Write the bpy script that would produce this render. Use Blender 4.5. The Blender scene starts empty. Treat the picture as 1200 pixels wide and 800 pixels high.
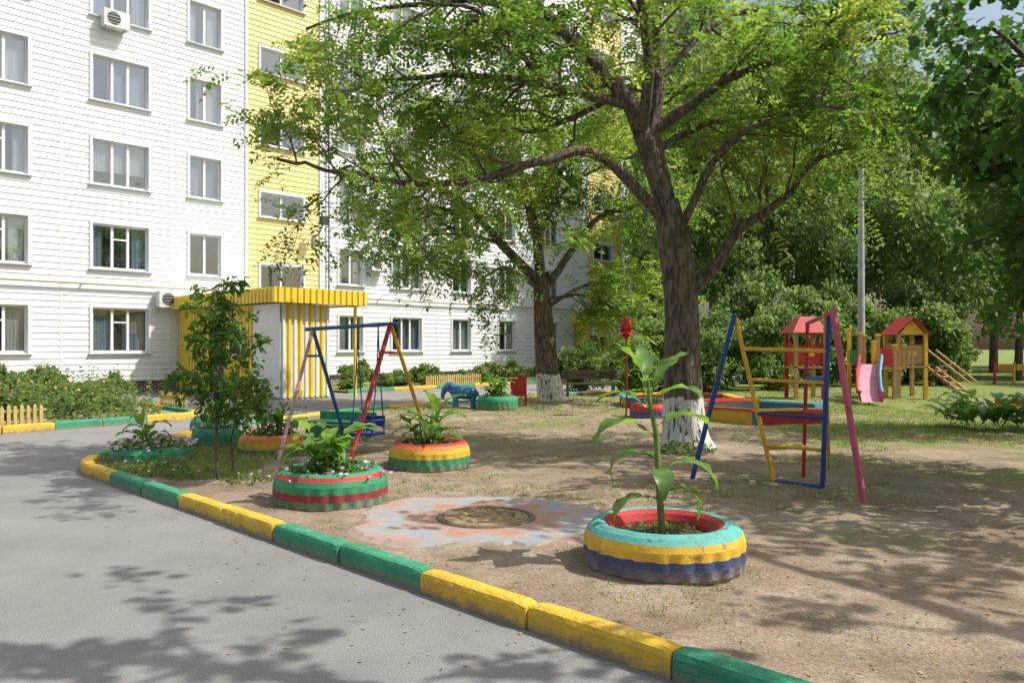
import bpy, math, random
import numpy as np
from mathutils import Vector, Matrix, noise
R = math.radians
rng = np.random.default_rng(7)
random.seed(7)
scene = bpy.context.scene
COL = scene.collection

# ------------------------------------------------------------ materials
M = {}
def newmat(name):
    m = bpy.data.materials.new(name); m.use_nodes = True
    nt = m.node_tree; nt.nodes.clear(); M[name] = m
    return m, nt, nt.nodes, nt.links
def c4(c): return (c[0], c[1], c[2], 1)
def mk(name, c1, c2=None, rough=.6, scale=4, bump=.15, bscale=40, wear=None, wscale=9, wth=.62, spec=.4, stretch=(1,1,1), metal=0, bdist=.01, dust=0):
    m, nt, N, L = newmat(name)
    if c2 is None: c2 = tuple(x*.8 for x in c1)
    tc = N.new('ShaderNodeTexCoord'); mp = N.new('ShaderNodeMapping'); mp.inputs['Scale'].default_value = stretch
    L.new(tc.outputs['Object'], mp.inputs[0])
    n1 = N.new('ShaderNodeTexNoise'); n1.inputs['Scale'].default_value = scale; n1.inputs['Detail'].default_value = 6
    n1.inputs['Roughness'].default_value = .6
    L.new(mp.outputs[0], n1.inputs['Vector'])
    cr = N.new('ShaderNodeValToRGB'); cr.color_ramp.elements[0].position = .35; cr.color_ramp.elements[1].position = .65
    cr.color_ramp.elements[0].color = c4(c2); cr.color_ramp.elements[1].color = c4(c1)
    L.new(n1.outputs[0], cr.inputs[0])
    col = cr.outputs[0]
    if wear is not None:
        n3 = N.new('ShaderNodeTexNoise'); n3.inputs['Scale'].default_value = wscale; n3.inputs['Detail'].default_value = 8; n3.inputs['Roughness'].default_value = .7
        L.new(mp.outputs[0], n3.inputs['Vector'])
        r3 = N.new('ShaderNodeValToRGB'); r3.color_ramp.elements[0].position = wth; r3.color_ramp.elements[1].position = wth+.03
        L.new(n3.outputs[0], r3.inputs[0])
        mx = N.new('ShaderNodeMixRGB'); L.new(r3.outputs[0], mx.inputs[0]); L.new(col, mx.inputs[1]); mx.inputs[2].default_value = c4(wear)
        col = mx.outputs[0]
    if dust:   # soil splashed on the lowest centimetres
        sx = N.new('ShaderNodeSeparateXYZ'); L.new(tc.outputs['Object'], sx.inputs[0])
        n4 = N.new('ShaderNodeTexNoise'); n4.inputs['Scale'].default_value = 12; n4.inputs['Detail'].default_value = 7; L.new(tc.outputs['Object'], n4.inputs[0])
        ma = N.new('ShaderNodeMath'); ma.operation='MULTIPLY_ADD'; ma.inputs[1].default_value=-.16; L.new(n4.outputs[0], ma.inputs[0]); L.new(sx.outputs['Z'], ma.inputs[2])
        mr = N.new('ShaderNodeMapRange'); mr.inputs['From Min'].default_value=-.07; mr.inputs['From Max'].default_value=dust-.07; mr.inputs['To Min'].default_value=.85; mr.inputs['To Max'].default_value=.0; L.new(ma.outputs[0], mr.inputs['Value'])
        mx = N.new('ShaderNodeMixRGB'); L.new(mr.outputs[0], mx.inputs[0]); L.new(col, mx.inputs[1]); mx.inputs[2].default_value = (.26,.21,.155,1)
        col = mx.outputs[0]
    b = N.new('ShaderNodeBsdfPrincipled'); b.inputs['Roughness'].default_value = rough
    b.inputs['Specular IOR Level'].default_value = spec; b.inputs['Metallic'].default_value = metal
    L.new(col, b.inputs['Base Color'])
    if bump > 0:
        n2 = N.new('ShaderNodeTexNoise'); n2.inputs['Scale'].default_value = bscale; n2.inputs['Detail'].default_value = 6
        L.new(mp.outputs[0], n2.inputs['Vector'])
        bp = N.new('ShaderNodeBump'); bp.inputs['Strength'].default_value = bump; bp.inputs['Distance'].default_value = bdist
        L.new(n2.outputs[0], bp.inputs['Height']); L.new(bp.outputs[0], b.inputs['Normal'])
    o = N.new('ShaderNodeOutputMaterial'); L.new(b.outputs[0], o.inputs[0])
    return m
def mkleaf(name, cols, trans=.4, rough=.5):
    m, nt, N, L = newmat(name)
    at = N.new('ShaderNodeAttribute'); at.attribute_name = 'leaf_tone'
    cr = N.new('ShaderNodeValToRGB'); e = cr.color_ramp.elements
    e[0].position = 0; e[0].color = c4(cols[0]); e[1].position = 1; e[1].color = c4(cols[-1])
    for i in range(1, len(cols)-1):
        x = e.new(i/(len(cols)-1)); x.color = c4(cols[i])
    L.new(at.outputs['Fac'], cr.inputs[0])
    b = N.new('ShaderNodeBsdfPrincipled'); b.inputs['Roughness'].default_value = rough; b.inputs['Specular IOR Level'].default_value = .35
    L.new(cr.outputs[0], b.inputs['Base Color'])
    t = N.new('ShaderNodeBsdfTranslucent')
    g = N.new('ShaderNodeMixRGB'); g.blend_type = 'MULTIPLY'; g.inputs[0].default_value = 1; g.inputs[2].default_value = (2.35, 2.25, 1.35, 1)
    L.new(cr.outputs[0], g.inputs[1]); L.new(g.outputs[0], t.inputs[0])
    mx = N.new('ShaderNodeMixShader'); mx.inputs[0].default_value = trans
    L.new(b.outputs[0], mx.inputs[1]); L.new(t.outputs[0], mx.inputs[2])
    o = N.new('ShaderNodeOutputMaterial'); L.new(mx.outputs[0], o.inputs[0])

mk('siding_white', (.78,.80,.82), (.73,.755,.785), rough=.5, scale=.6, bump=0, wear=(.70,.715,.735), wscale=.5, wth=.60)
mk('siding_yellow', (.78,.64,.29), (.74,.60,.26), rough=.5, scale=.6, bump=0)
mk('trim_white', (.76,.77,.78), (.70,.71,.72), rough=.4, bump=0)
mk('interior_dark', (.045,.05,.055), (.025,.027,.031), rough=.9, bump=0)
mk('curtain', (.58,.56,.51), (.36,.34,.31), rough=.9, scale=7, stretch=(3,3,.15), bump=.5, bscale=14)
mk('curtain_b', (.36,.39,.42), (.20,.23,.27), rough=.9, scale=7, stretch=(3,3,.15), bump=.5, bscale=14)
mk('yellow_metal', (.84,.62,.06), (.77,.54,.05), rough=.4, scale=2, bump=.05)
mk('white_metal', (.76,.77,.76), (.70,.71,.70), rough=.4, bump=.05)
mk('roof_dark', (.10,.10,.10), rough=.9)
mk('pipe', (.45,.38,.22), (.35,.3,.18), rough=.5, bump=0)
mk('ac_white', (.72,.73,.72), rough=.4, bump=0)
mk('dark_metal', (.05,.05,.055), rough=.5)
mk('grey_metal', (.42,.43,.44), (.33,.34,.35), rough=.5)
mk('concrete', (.36,.34,.31), (.26,.25,.23), rough=.9, bump=.5)
mk('k_yellow', (.80,.50,.04), (.62,.38,.04), rough=.7, bump=.9, bscale=38, wear=(.36,.32,.26), wscale=8, wth=.60, dust=.06, bdist=.014)
mk('k_green', (.045,.32,.17), (.04,.23,.13), rough=.7, bump=.9, bscale=38, wear=(.20,.27,.21), wscale=8, wth=.59, dust=.06, bdist=.014)
def paint(n, c): 
    mk('p_'+n, c, tuple(x*.72 for x in c), rough=.5, scale=6, bump=.3, bscale=60, wear=tuple(x*.45+.06 for x in c), wscale=12, wth=.62, bdist=.004)
    mk('t_'+n, c, tuple(x*.72+.01 for x in c), rough=.65, scale=7, bump=.5, bscale=45, wear=tuple(x*.35+.05 for x in c), wscale=10, wth=.59, bdist=.008, dust=.10)
paint('red', (.52,.035,.035)); paint('blue', (.03,.07,.30)); paint('lblue', (.04,.18,.40)); paint('yellow', (.78,.48,.04))
paint('green', (.04,.29,.14)); paint('pink', (.58,.10,.19)); paint('turq', (.12,.44,.38)); paint('orange', (.72,.24,.05)); paint('maroon', (.30,.035,.04))
paint('purple', (.055,.08,.20)); paint('lpink', (.70,.38,.45)); paint('skyblue',(.10,.40,.60))
mk('wood', (.48,.28,.12), (.33,.18,.08), rough=.6, stretch=(1,1,6))
mk('fence_wood', (.58,.44,.17), (.45,.32,.12), rough=.7)
mk('plank_dark', (.12,.085,.06), (.07,.05,.035), rough=.8)
mk('planter_soil', (.12,.09,.06), (.06,.045,.03), rough=1, bump=1, bscale=30, bdist=.03)
mk('stem', (.15,.22,.06), (.11,.16,.04), rough=.6)
mk('sand', (.42,.34,.22), rough=1, bump=.5)
mk('manhole_iron', (.19,.135,.09), (.12,.085,.06), rough=.9, bump=.5, bscale=25)
mk('lid_straw', (.36,.28,.15), (.19,.135,.075), rough=.95, scale=12, bump=.8, bscale=30)
mkleaf('leaf_locust', [(.05,.11,.022),(.095,.175,.035),(.145,.235,.045),(.20,.285,.06),(.33,.33,.10)], .52)
mkleaf('leaf_maple', [(.028,.075,.018),(.045,.115,.024),(.07,.15,.03),(.11,.19,.045)], .42)
mkleaf('leaf_bg', [(.07,.13,.045),(.11,.18,.06),(.15,.22,.08),(.21,.28,.11)], .48)  # distance haze is put into these paler greens
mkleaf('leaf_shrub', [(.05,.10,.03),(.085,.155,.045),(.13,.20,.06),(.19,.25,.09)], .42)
mkleaf('leaf_sapling', [(.04,.11,.02),(.08,.17,.03),(.12,.22,.04)], .45)
mkleaf('grass', [(.10,.15,.04),(.15,.22,.06),(.21,.28,.08),(.30,.30,.13)], .35)
mkleaf('litter', [(.34,.24,.11),(.45,.36,.14),(.25,.16,.08),(.20,.13,.07),(.38,.33,.16)], .1)
mkleaf('petal_lilac', [(.45,.28,.55),(.65,.5,.7),(.75,.7,.75)], .3)
mkleaf('petal_mixed', [(.6,.05,.08),(.75,.55,.05),(.6,.3,.1),(.55,.15,.35)], .2)

m, nt, N, L = newmat('leaf_broad')
tc = N.new('ShaderNodeTexCoord'); n1 = N.new('ShaderNodeTexNoise'); n1.inputs['Scale'].default_value = 7; n1.inputs['Detail'].default_value = 5
L.new(tc.outputs['Object'], n1.inputs[0]); cr = N.new('ShaderNodeValToRGB')
cr.color_ramp.elements[0].color = (.07,.17,.035,1); cr.color_ramp.elements[1].color = (.19,.33,.09,1); cr.color_ramp.elements[0].position=.35; cr.color_ramp.elements[1].position=.68
L.new(n1.outputs[0], cr.inputs[0])
b = N.new('ShaderNodeBsdfPrincipled'); b.inputs['Roughness'].default_value = .38; L.new(cr.outputs[0], b.inputs['Base Color'])
t = N.new('ShaderNodeBsdfTranslucent'); g = N.new('ShaderNodeMixRGB'); g.blend_type='MULTIPLY'; g.inputs[0].default_value=1; g.inputs[2].default_value=(2.4,2.2,.9,1)
L.new(cr.outputs[0], g.inputs[1]); L.new(g.outputs[0], t.inputs[0])
mx = N.new('ShaderNodeMixShader'); mx.inputs[0].default_value=.4; L.new(b.outputs[0], mx.inputs[1]); L.new(t.outputs[0], mx.inputs[2])
o = N.new('ShaderNodeOutputMaterial'); L.new(mx.outputs[0], o.inputs[0])

m, nt, N, L = newmat('glass')
tr = N.new('ShaderNodeBsdfTransparent'); tr.inputs[0].default_value=(.70,.76,.82,1)
gl = N.new('ShaderNodeBsdfGlossy'); gl.inputs['Roughness'].default_value=.03; gl.inputs[0].default_value=(.85,.93,1,1)
mx = N.new('ShaderNodeMixShader'); mx.inputs[0].default_value=.27
L.new(tr.outputs[0], mx.inputs[1]); L.new(gl.outputs[0], mx.inputs[2])
o = N.new('ShaderNodeOutputMaterial'); L.new(mx.outputs[0], o.inputs[0])

m, nt, N, L = newmat('plinth_brick')
tc = N.new('ShaderNodeTexCoord'); br = N.new('ShaderNodeTexBrick'); br.inputs['Scale'].default_value=3.0
br.inputs['Color1'].default_value=(.10,.075,.065,1); br.inputs['Color2'].default_value=(.15,.11,.09,1); br.inputs['Mortar'].default_value=(.4,.38,.36,1); br.inputs['Mortar Size'].default_value=.03
mp = N.new('ShaderNodeMapping'); mp.inputs['Rotation'].default_value=(R(90),0,0)
L.new(tc.outputs['Object'], mp.inputs[0]); L.new(mp.outputs[0], br.inputs['Vector'])
b = N.new('ShaderNodeBsdfPrincipled'); b.inputs['Roughness'].default_value=.8; L.new(br.outputs[0], b.inputs['Base Color'])
o = N.new('ShaderNodeOutputMaterial'); L.new(b.outputs[0], o.inputs[0])

def mkbark(name, wash, c1=(.20,.155,.12), c2=(.06,.046,.036)):
    m, nt, N, L = newmat(name)
    tc = N.new('ShaderNodeTexCoord'); mp = N.new('ShaderNodeMapping'); mp.inputs['Scale'].default_value=(1,1,.22)
    L.new(tc.outputs['Object'], mp.inputs[0])
    n1 = N.new('ShaderNodeTexNoise'); n1.inputs['Scale'].default_value=22; n1.inputs['Detail'].default_value=6; n1.inputs['Distortion'].default_value=.6
    L.new(mp.outputs[0], n1.inputs[0])
    cr = N.new('ShaderNodeValToRGB'); cr.color_ramp.elements[0].position=.4; cr.color_ramp.elements[1].position=.62
    cr.color_ramp.elements[0].color=c4(c2); cr.color_ramp.elements[1].color=c4(c1); L.new(n1.outputs[0], cr.inputs[0])
    col = cr.outputs[0]
    if wash:
        sx = N.new('ShaderNodeSeparateXYZ'); L.new(tc.outputs['Object'], sx.inputs[0])
        n2 = N.new('ShaderNodeTexNoise'); n2.inputs['Scale'].default_value=6; n2.inputs['Detail'].default_value=6; L.new(tc.outputs['Object'], n2.inputs[0])
        ma = N.new('ShaderNodeMath'); ma.operation='MULTIPLY_ADD'; ma.inputs[1].default_value=.35; L.new(n2.outputs[0], ma.inputs[0]); L.new(sx.outputs['Z'], ma.inputs[2])
        mb_ = N.new('ShaderNodeMath'); mb_.operation='LESS_THAN'; mb_.inputs[1].default_value=wash+.17; L.new(ma.outputs[0], mb_.inputs[0])
        r2 = N.new('ShaderNodeValToRGB'); r2.color_ramp.elements[0].position=.38; r2.color_ramp.elements[1].position=.46; L.new(n1.outputs[0], r2.inputs[0])
        mm = N.new('ShaderNodeMath'); mm.operation='MULTIPLY'; L.new(mb_.outputs[0], mm.inputs[0]); L.new(r2.outputs[0], mm.inputs[1])
        mx = N.new('ShaderNodeMixRGB'); L.new(mm.outputs[0], mx.inputs[0]); L.new(col, mx.inputs[1]); mx.inputs[2].default_value=(.66,.65,.61,1); col = mx.outputs[0]
    b = N.new('ShaderNodeBsdfPrincipled'); b.inputs['Roughness'].default_value=.9; L.new(col, b.inputs['Base Color'])
    bp = N.new('ShaderNodeBump'); bp.inputs['Strength'].default_value=1; bp.inputs['Distance'].default_value=.05; L.new(n1.outputs[0], bp.inputs['Height']); L.new(bp.outputs[0], b.inputs['Normal'])
    o = N.new('ShaderNodeOutputMaterial'); L.new(b.outputs[0], o.inputs[0])
mkbark('bark_wash', .85); mkbark('bark', 0)

def mkground(name, greenbias):
    m, nt, N, L = newmat(name)
    tc = N.new('ShaderNodeTexCoord')
    def nz(s, d=8, r=.6):
        n = N.new('ShaderNodeTexNoise'); n.inputs['Scale'].default_value=s; n.inputs['Detail'].default_value=d; n.inputs['Roughness'].default_value=r
        L.new(tc.outputs['Object'], n.inputs[0]); return n
    def rmp(src, a, b_, ca=(0,0,0,1), cb=(1,1,1,1)):
        r = N.new('ShaderNodeValToRGB'); r.color_ramp.elements[0].position=a; r.color_ramp.elements[1].position=b_
        r.color_ramp.elements[0].color=ca; r.color_ramp.elements[1].color=cb; L.new(src, r.inputs[0]); return r
    big = nz(.5, 6); mid = nz(3, 8, .7); fine = nz(40, 6, .7); peb = nz(120, 3, .6); tone = nz(1.1, 4, .55)
    soil = rmp(mid.outputs[0], .3, .7, (.29,.225,.165,1), (.50,.42,.33,1))
    f2 = rmp(fine.outputs[0], .35, .68, (.64,.63,.62,1), (1.15,1.13,1.10,1))
    s1 = N.new('ShaderNodeMixRGB'); s1.blend_type='MULTIPLY'; s1.inputs[0].default_value=1; L.new(soil.outputs[0], s1.inputs[1]); L.new(f2.outputs[0], s1.inputs[2])
    tn = rmp(tone.outputs[0], .36, .62, (.76,.72,.68,1), (1.06,1.05,1.04,1))
    s2 = N.new('ShaderNodeMixRGB'); s2.blend_type='MULTIPLY'; s2.inputs[0].default_value=1; L.new(s1.outputs[0], s2.inputs[1]); L.new(tn.outputs[0], s2.inputs[2])
    grass = rmp(fine.outputs[0], .3, .7, (.12,.16,.045,1), (.28,.32,.10,1))
    sx = N.new('ShaderNodeSeparateXYZ'); L.new(tc.outputs['Object'], sx.inputs[0])
    far = N.new('ShaderNodeMapRange'); far.inputs['From Min'].default_value=5; far.inputs['From Max'].default_value=26
    far.inputs['To Min'].default_value=-.14+greenbias; far.inputs['To Max'].default_value=.07+greenbias; L.new(sx.outputs['Y'], far.inputs['Value'])
    fx = N.new('ShaderNodeMapRange'); fx.inputs['From Min'].default_value=2; fx.inputs['From Max'].default_value=8; fx.inputs['To Min'].default_value=.0; fx.inputs['To Max'].default_value=.13; L.new(sx.outputs['X'], fx.inputs['Value'])
    a0 = N.new('ShaderNodeMath'); a0.operation='ADD'; L.new(fx.outputs[0], a0.inputs[0]); L.new(far.outputs[0], a0.inputs[1])
    a = N.new('ShaderNodeMath'); a.operation='ADD'; L.new(big.outputs[0], a.inputs[0]); L.new(a0.outputs[0], a.inputs[1])
    mm = N.new('ShaderNodeMath'); mm.operation='MULTIPLY_ADD'; mm.inputs[1].default_value=.5; L.new(mid.outputs[0], mm.inputs[0]); L.new(a.outputs[0], mm.inputs[2])
    gm = rmp(mm.outputs[0], .73, .90)
    mx = N.new('ShaderNodeMixRGB'); L.new(gm.outputs[0], mx.inputs[0]); L.new(s2.outputs[0], mx.inputs[1]); L.new(grass.outputs[0], mx.inputs[2])
    b = N.new('ShaderNodeBsdfPrincipled'); b.inputs['Roughness'].default_value=1; b.inputs['Specular IOR Level'].default_value=.1; L.new(mx.outputs[0], b.inputs['Base Color'])
    bp = N.new('ShaderNodeBump'); bp.inputs['Strength'].default_value=.8; bp.inputs['Distance'].default_value=.025
    ab = N.new('ShaderNodeMath'); ab.operation='MULTIPLY_ADD'; ab.inputs[1].default_value=.35; L.new(peb.outputs[0], ab.inputs[0]); L.new(fine.outputs[0], ab.inputs[2])
    L.new(ab.outputs[0], bp.inputs['Height']); L.new(bp.outputs[0], b.inputs['Normal'])
    o = N.new('ShaderNodeOutputMaterial'); L.new(b.outputs[0], o.inputs[0])
mkground('soil', 0); mkground('far_grass', .15)

m, nt, N, L = newmat('asphalt')
tc = N.new('ShaderNodeTexCoord')
n1 = N.new('ShaderNodeTexNoise'); n1.inputs['Scale'].default_value=.9; n1.inputs['Detail'].default_value=8; n1.inputs['Roughness'].default_value=.65; L.new(tc.outputs['Object'], n1.inputs[0])
n2 = N.new('ShaderNodeTexNoise'); n2.inputs['Scale'].default_value=110; n2.inputs['Detail'].default_value=4; n2.inputs['Roughness'].default_value=.7; L.new(tc.outputs['Object'], n2.inputs[0])
r1 = N.new('ShaderNodeValToRGB'); r1.color_ramp.elements[0].position=.3; r1.color_ramp.elements[1].position=.7; r1.color_ramp.elements[0].color=(.215,.21,.205,1); r1.color_ramp.elements[1].color=(.305,.298,.29,1); L.new(n1.outputs[0], r1.inputs[0])
r2 = N.new('ShaderNodeValToRGB'); r2.color_ramp.elements[0].position=.35; r2.color_ramp.elements[1].position=.68; r2.color_ramp.elements[0].color=(.58,.58,.58,1); r2.color_ramp.elements[1].color=(1.25,1.25,1.24,1); L.new(n2.outputs[0], r2.inputs[0])
x1 = N.new('ShaderNodeMixRGB'); x1.blend_type='MULTIPLY'; x1.inputs[0].default_value=1; L.new(r1.outputs[0], x1.inputs[1]); L.new(r2.outputs[0], x1.inputs[2])
b = N.new('ShaderNodeBsdfPrincipled'); b.inputs['Roughness'].default_value=.85; b.inputs['Specular IOR Level'].default_value=.3; L.new(x1.outputs[0], b.inputs['Base Color'])
bp = N.new('ShaderNodeBump'); bp.inputs['Strength'].default_value=.7; bp.inputs['Distance'].default_value=.008; L.new(n2.outputs[0], bp.inputs['Height']); L.new(bp.outputs[0], b.inputs['Normal'])
o = N.new('ShaderNodeOutputMaterial'); L.new(b.outputs[0], o.inputs[0])

# faded children's sun painting round the manhole
m, nt, N, L = newmat('painted_slab')
tc = N.new('ShaderNodeTexCoord')
n1 = N.new('ShaderNodeTexNoise'); n1.inputs['Scale'].default_value=4; n1.inputs['Detail'].default_value=8; n1.inputs['Roughness'].default_value=.7; L.new(tc.outputs['Object'], n1.inputs[0])
ln = N.new('ShaderNodeVectorMath'); ln.operation='LENGTH'; L.new(tc.outputs['Object'], ln.inputs[0])
gr = N.new('ShaderNodeTexGradient'); gr.gradient_type='RADIAL'; L.new(tc.outputs['Object'], gr.inputs[0])
wv = N.new('ShaderNodeMath'); wv.operation='MULTIPLY'; wv.inputs[1].default_value=2*math.pi*9; L.new(gr.outputs[1], wv.inputs[0])
sn = N.new('ShaderNodeMath'); sn.operation='SINE'; L.new(wv.outputs[0], sn.inputs[0])
ad = N.new('ShaderNodeMath'); ad.operation='MULTIPLY_ADD'; ad.inputs[1].default_value=.10; L.new(sn.outputs[0], ad.inputs[0]); L.new(ln.outputs['Value'], ad.inputs[2])
ad2 = N.new('ShaderNodeMath'); ad2.operation='MULTIPLY_ADD'; ad2.inputs[1].default_value=.5; L.new(n1.outputs[0], ad2.inputs[0]); L.new(ad.outputs[0], ad2.inputs[2])
sc_ = N.new('ShaderNodeMath'); sc_.operation='MULTIPLY'; sc_.inputs[1].default_value=.6; L.new(ad2.outputs[0], sc_.inputs[0])
cr = N.new('ShaderNodeValToRGB'); e = cr.color_ramp.elements
e[0].position=.40; e[0].color=(.42,.22,.17,1); e[1].position=.50; e[1].color=(.46,.18,.14,1)
for p_, c_ in ((.57,(.40,.33,.29,1)),(.66,(.25,.35,.46,1)),(.74,(.38,.35,.33,1)),(.82,(.43,.24,.21,1)),(.9,(.38,.32,.26,1))):
    x = e.new(p_); x.color = c_
L.new(sc_.outputs[0], cr.inputs[0])
n2 = N.new('ShaderNodeTexNoise'); n2.inputs['Scale'].default_value=7; n2.inputs['Detail'].default_value=9; n2.inputs['Roughness'].default_value=.8; L.new(tc.outputs['Object'], n2.inputs[0])
rr = N.new('ShaderNodeValToRGB'); rr.color_ramp.elements[0].position=.42; rr.color_ramp.elements[1].position=.60; L.new(n2.outputs[0], rr.inputs[0])
mx = N.new('ShaderNodeMixRGB'); L.new(rr.outputs[0], mx.inputs[0]); L.new(cr.outputs[0], mx.inputs[1]); mx.inputs[2].default_value=(.36,.30,.235,1)
b = N.new('ShaderNodeBsdfPrincipled'); b.inputs['Roughness'].default_value=.95; L.new(mx.outputs[0], b.inputs['Base Color'])
bp = N.new('ShaderNodeBump'); bp.inputs['Strength'].default_value=.8; bp.inputs['Distance'].default_value=.02; L.new(n2.outputs[0], bp.inputs['Height']); L.new(bp.outputs[0], b.inputs['Normal'])
o = N.new('ShaderNodeOutputMaterial'); L.new(b.outputs[0], o.inputs[0])

# ------------------------------------------------------------ mesh builder
class MB:
    def __init__(s): s.v=[]; s.f=[]; s.m=[]; s.sm=[]; s.mats=[]
    def mi(s, n):
        if n not in s.mats: s.mats.append(n)
        return s.mats.index(n)
    def add(s, vs, fs, mat, smooth=False):
        o = len(s.v); s.v.extend([tuple(v) for v in vs]); k = s.mi(mat)
        for f in fs:
            s.f.append(tuple(i+o for i in f)); s.m.append(k); s.sm.append(smooth)
    def quad(s, a, b, c, d, mat): s.add([a,b,c,d], [(0,1,2,3)], mat)
    def box(s, c, size, mat, ax=None):
        hx,hy,hz = size[0]/2,size[1]/2,size[2]/2
        X = Vector(ax[0]) if ax else Vector((1,0,0)); Y = Vector(ax[1]) if ax else Vector((0,1,0)); Z = X.cross(Y)
        if Z.z < 0: Z = -Z
        c = Vector(c); vs=[]
        for z in (-hz,hz):
            for x,y in ((-hx,-hy),(hx,-hy),(hx,hy),(-hx,hy)):
                vs.append(c+X*x+Y*y+Z*z)
        s.add(vs, [(3,2,1,0),(4,5,6,7),(0,1,5,4),(1,2,6,5),(2,3,7,6),(3,0,4,7)], mat)
    def tube(s, pts, rad, mat, n=8, ridge=0, cap=True):
        pts=[Vector(p) for p in pts]
        if not hasattr(rad,'__len__'): rad=[rad]*len(pts)
        ref=None; vs=[]
        for i,p in enumerate(pts):
            t=(pts[min(i+1,len(pts)-1)]-pts[max(i-1,0)]).normalized()
            if ref is None:
                ref = Vector((1,0,0)) if abs(t.x)<.8 else Vector((0,1,0))
            u=(ref-t*ref.dot(t)).normalized(); ref=u; w=t.cross(u)
            for k in range(n):
                a=2*math.pi*k/n; r=rad[i]
                if ridge: r*=1+ridge*(math.sin(5*a+i*.12)+.6*math.sin(11*a-i*.2+1))
                vs.append(p+(u*math.cos(a)+w*math.sin(a))*r)
        fs=[]
        for i in range(len(pts)-1):
            for k in range(n):
                fs.append((i*n+k,i*n+(k+1)%n,(i+1)*n+(k+1)%n,(i+1)*n+k))
        s.add(vs,fs,mat,True)
        if cap:
            s.add(vs[:n],[tuple(range(n))[::-1]],mat); s.add(vs[-n:],[tuple(range(n))],mat)
    def lathe(s, prof, mats, c, n=48, fn=None):
        vs=[]
        for i,(r,z) in enumerate(prof):
            for k in range(n):
                a=2*math.pi*k/n; rr=r if fn is None else fn(i,r,a)
                vs.append((c[0]+rr*math.cos(a),c[1]+rr*math.sin(a),c[2]+z))
        for i in range(len(prof)-1):
            s.add(vs[i*n:(i+2)*n],[(k,(k+1)%n,n+(k+1)%n,n+k) for k in range(n)],mats[i],True)
    def build(s, name, loc=(0,0,0), parent=None):
        me=bpy.data.meshes.new(name)
        lx,ly,lz=loc
        me.from_pydata([(x-lx,y-ly,z-lz) for x,y,z in s.v],[],s.f)
        for n in s.mats: me.materials.append(M[n])
        me.polygons.foreach_set('material_index', s.m); me.polygons.foreach_set('use_smooth', s.sm)
        me.update()
        ob=bpy.data.objects.new(name,me); COL.objects.link(ob); ob.location=loc
        if parent is not None: setp(ob,parent)
        return ob
def empty(name, loc=(0,0,0)):
    e=bpy.data.objects.new(name,None); COL.objects.link(e); e.location=loc; e.empty_display_size=.2; return e
def setp(ob,par):
    ob.parent=par; ob.matrix_parent_inverse=Matrix.Translation(par.location).inverted()

DIAMOND=[(0,0,0),(.26,.42,.05),(0,1,0),(-.26,.42,.05)]
OVAL=[(0,0,0),(.22,.25,.05),(.24,.6,.05),(0,1,-.04),(-.24,.6,.05),(-.22,.25,.05)]
MAPLE=[(0,0,0),(.30,-.06,.0),(.26,.18,.03),(.55,.36,-.04),(.28,.48,.03),(.25,.74,0),(0,1.0,-.06),(-.25,.74,0),(-.28,.48,.03),(-.55,.36,-.04),(-.26,.18,.03),(-.30,-.06,.0)]
WB=[(0,0,0),(.35,.3,.05),(.33,.7,.05),(0,1,0),(-.33,.7,.05),(-.35,.3,.05)]
def nrm(a): return a/np.maximum(np.linalg.norm(a,axis=-1,keepdims=True),1e-9)
def leafmesh(name,P,D,Nn,S,tmpl,mat,leaf_tone=None):
    n=len(P); D=nrm(D); Nn=nrm(Nn-D*np.sum(Nn*D,axis=1,keepdims=True)); T=np.cross(D,Nn)
    t=np.array(tmpl); k=len(t)
    V=P[:,None,:]+S[:,None,None]*(t[None,:,0:1]*T[:,None,:]+t[None,:,1:2]*D[:,None,:]+t[None,:,2:3]*Nn[:,None,:])
    me=bpy.data.meshes.new(name)
    me.vertices.add(n*k); me.vertices.foreach_set('co',V.astype(np.float32).ravel())
    me.loops.add(n*k); me.loops.foreach_set('vertex_index',np.arange(n*k,dtype=np.int32))
    me.polygons.add(n); me.polygons.foreach_set('loop_start',(np.arange(n)*k).astype(np.int32))
    me.update(calc_edges=True)
    at=me.attributes.new('leaf_tone','FLOAT','FACE')
    if leaf_tone is None: leaf_tone=rng.random(n)
    at.data.foreach_set('value',np.clip(leaf_tone,0,1).astype(np.float32))
    me.materials.append(M[mat]); me.validate(); return me
def leafobj(name,P,D,Nn,S,tmpl,mat,parent=None,leaf_tone=None):
    ob=bpy.data.objects.new(name,leafmesh(name,P,D,Nn,S,tmpl,mat,leaf_tone)); COL.objects.link(ob)
    if parent is not None: setp(ob,parent)
    return ob

# ------------------------------------------------------------ trees
def catmull(pts,sub=5):
    pts=[np.array(p,float) for p in pts]; P=[2*pts[0]-pts[1]]+pts+[2*pts[-1]-pts[-2]]; out=[]
    for i in range(1,len(P)-2):
        for j in range(sub):
            t=j/sub; a,b_,c,d=P[i-1],P[i],P[i+1],P[i+2]
            out.append(.5*((2*b_)+(-a+c)*t+(2*a-5*b_+4*c-d)*t*t+(-a+3*b_-3*c+d)*t**3))
    out.append(pts[-1]); return np.array(out)
def wig(path,amp):
    p=path.copy(); p[1:]+=np.cumsum(rng.normal(0,amp,(len(p)-1,3)),axis=0)*np.linspace(0,1,len(p)-1)[:,None]**.5; return p
def rpath(p,d,L,n,w,grav):
    out=[np.array(p)]; d=d/np.linalg.norm(d)
    for i in range(n):
        d=d+rng.normal(0,w,3)+np.array([0,0,grav]); d/=np.linalg.norm(d); out.append(out[-1]+d*L/n)
    return np.array(out)
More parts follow.
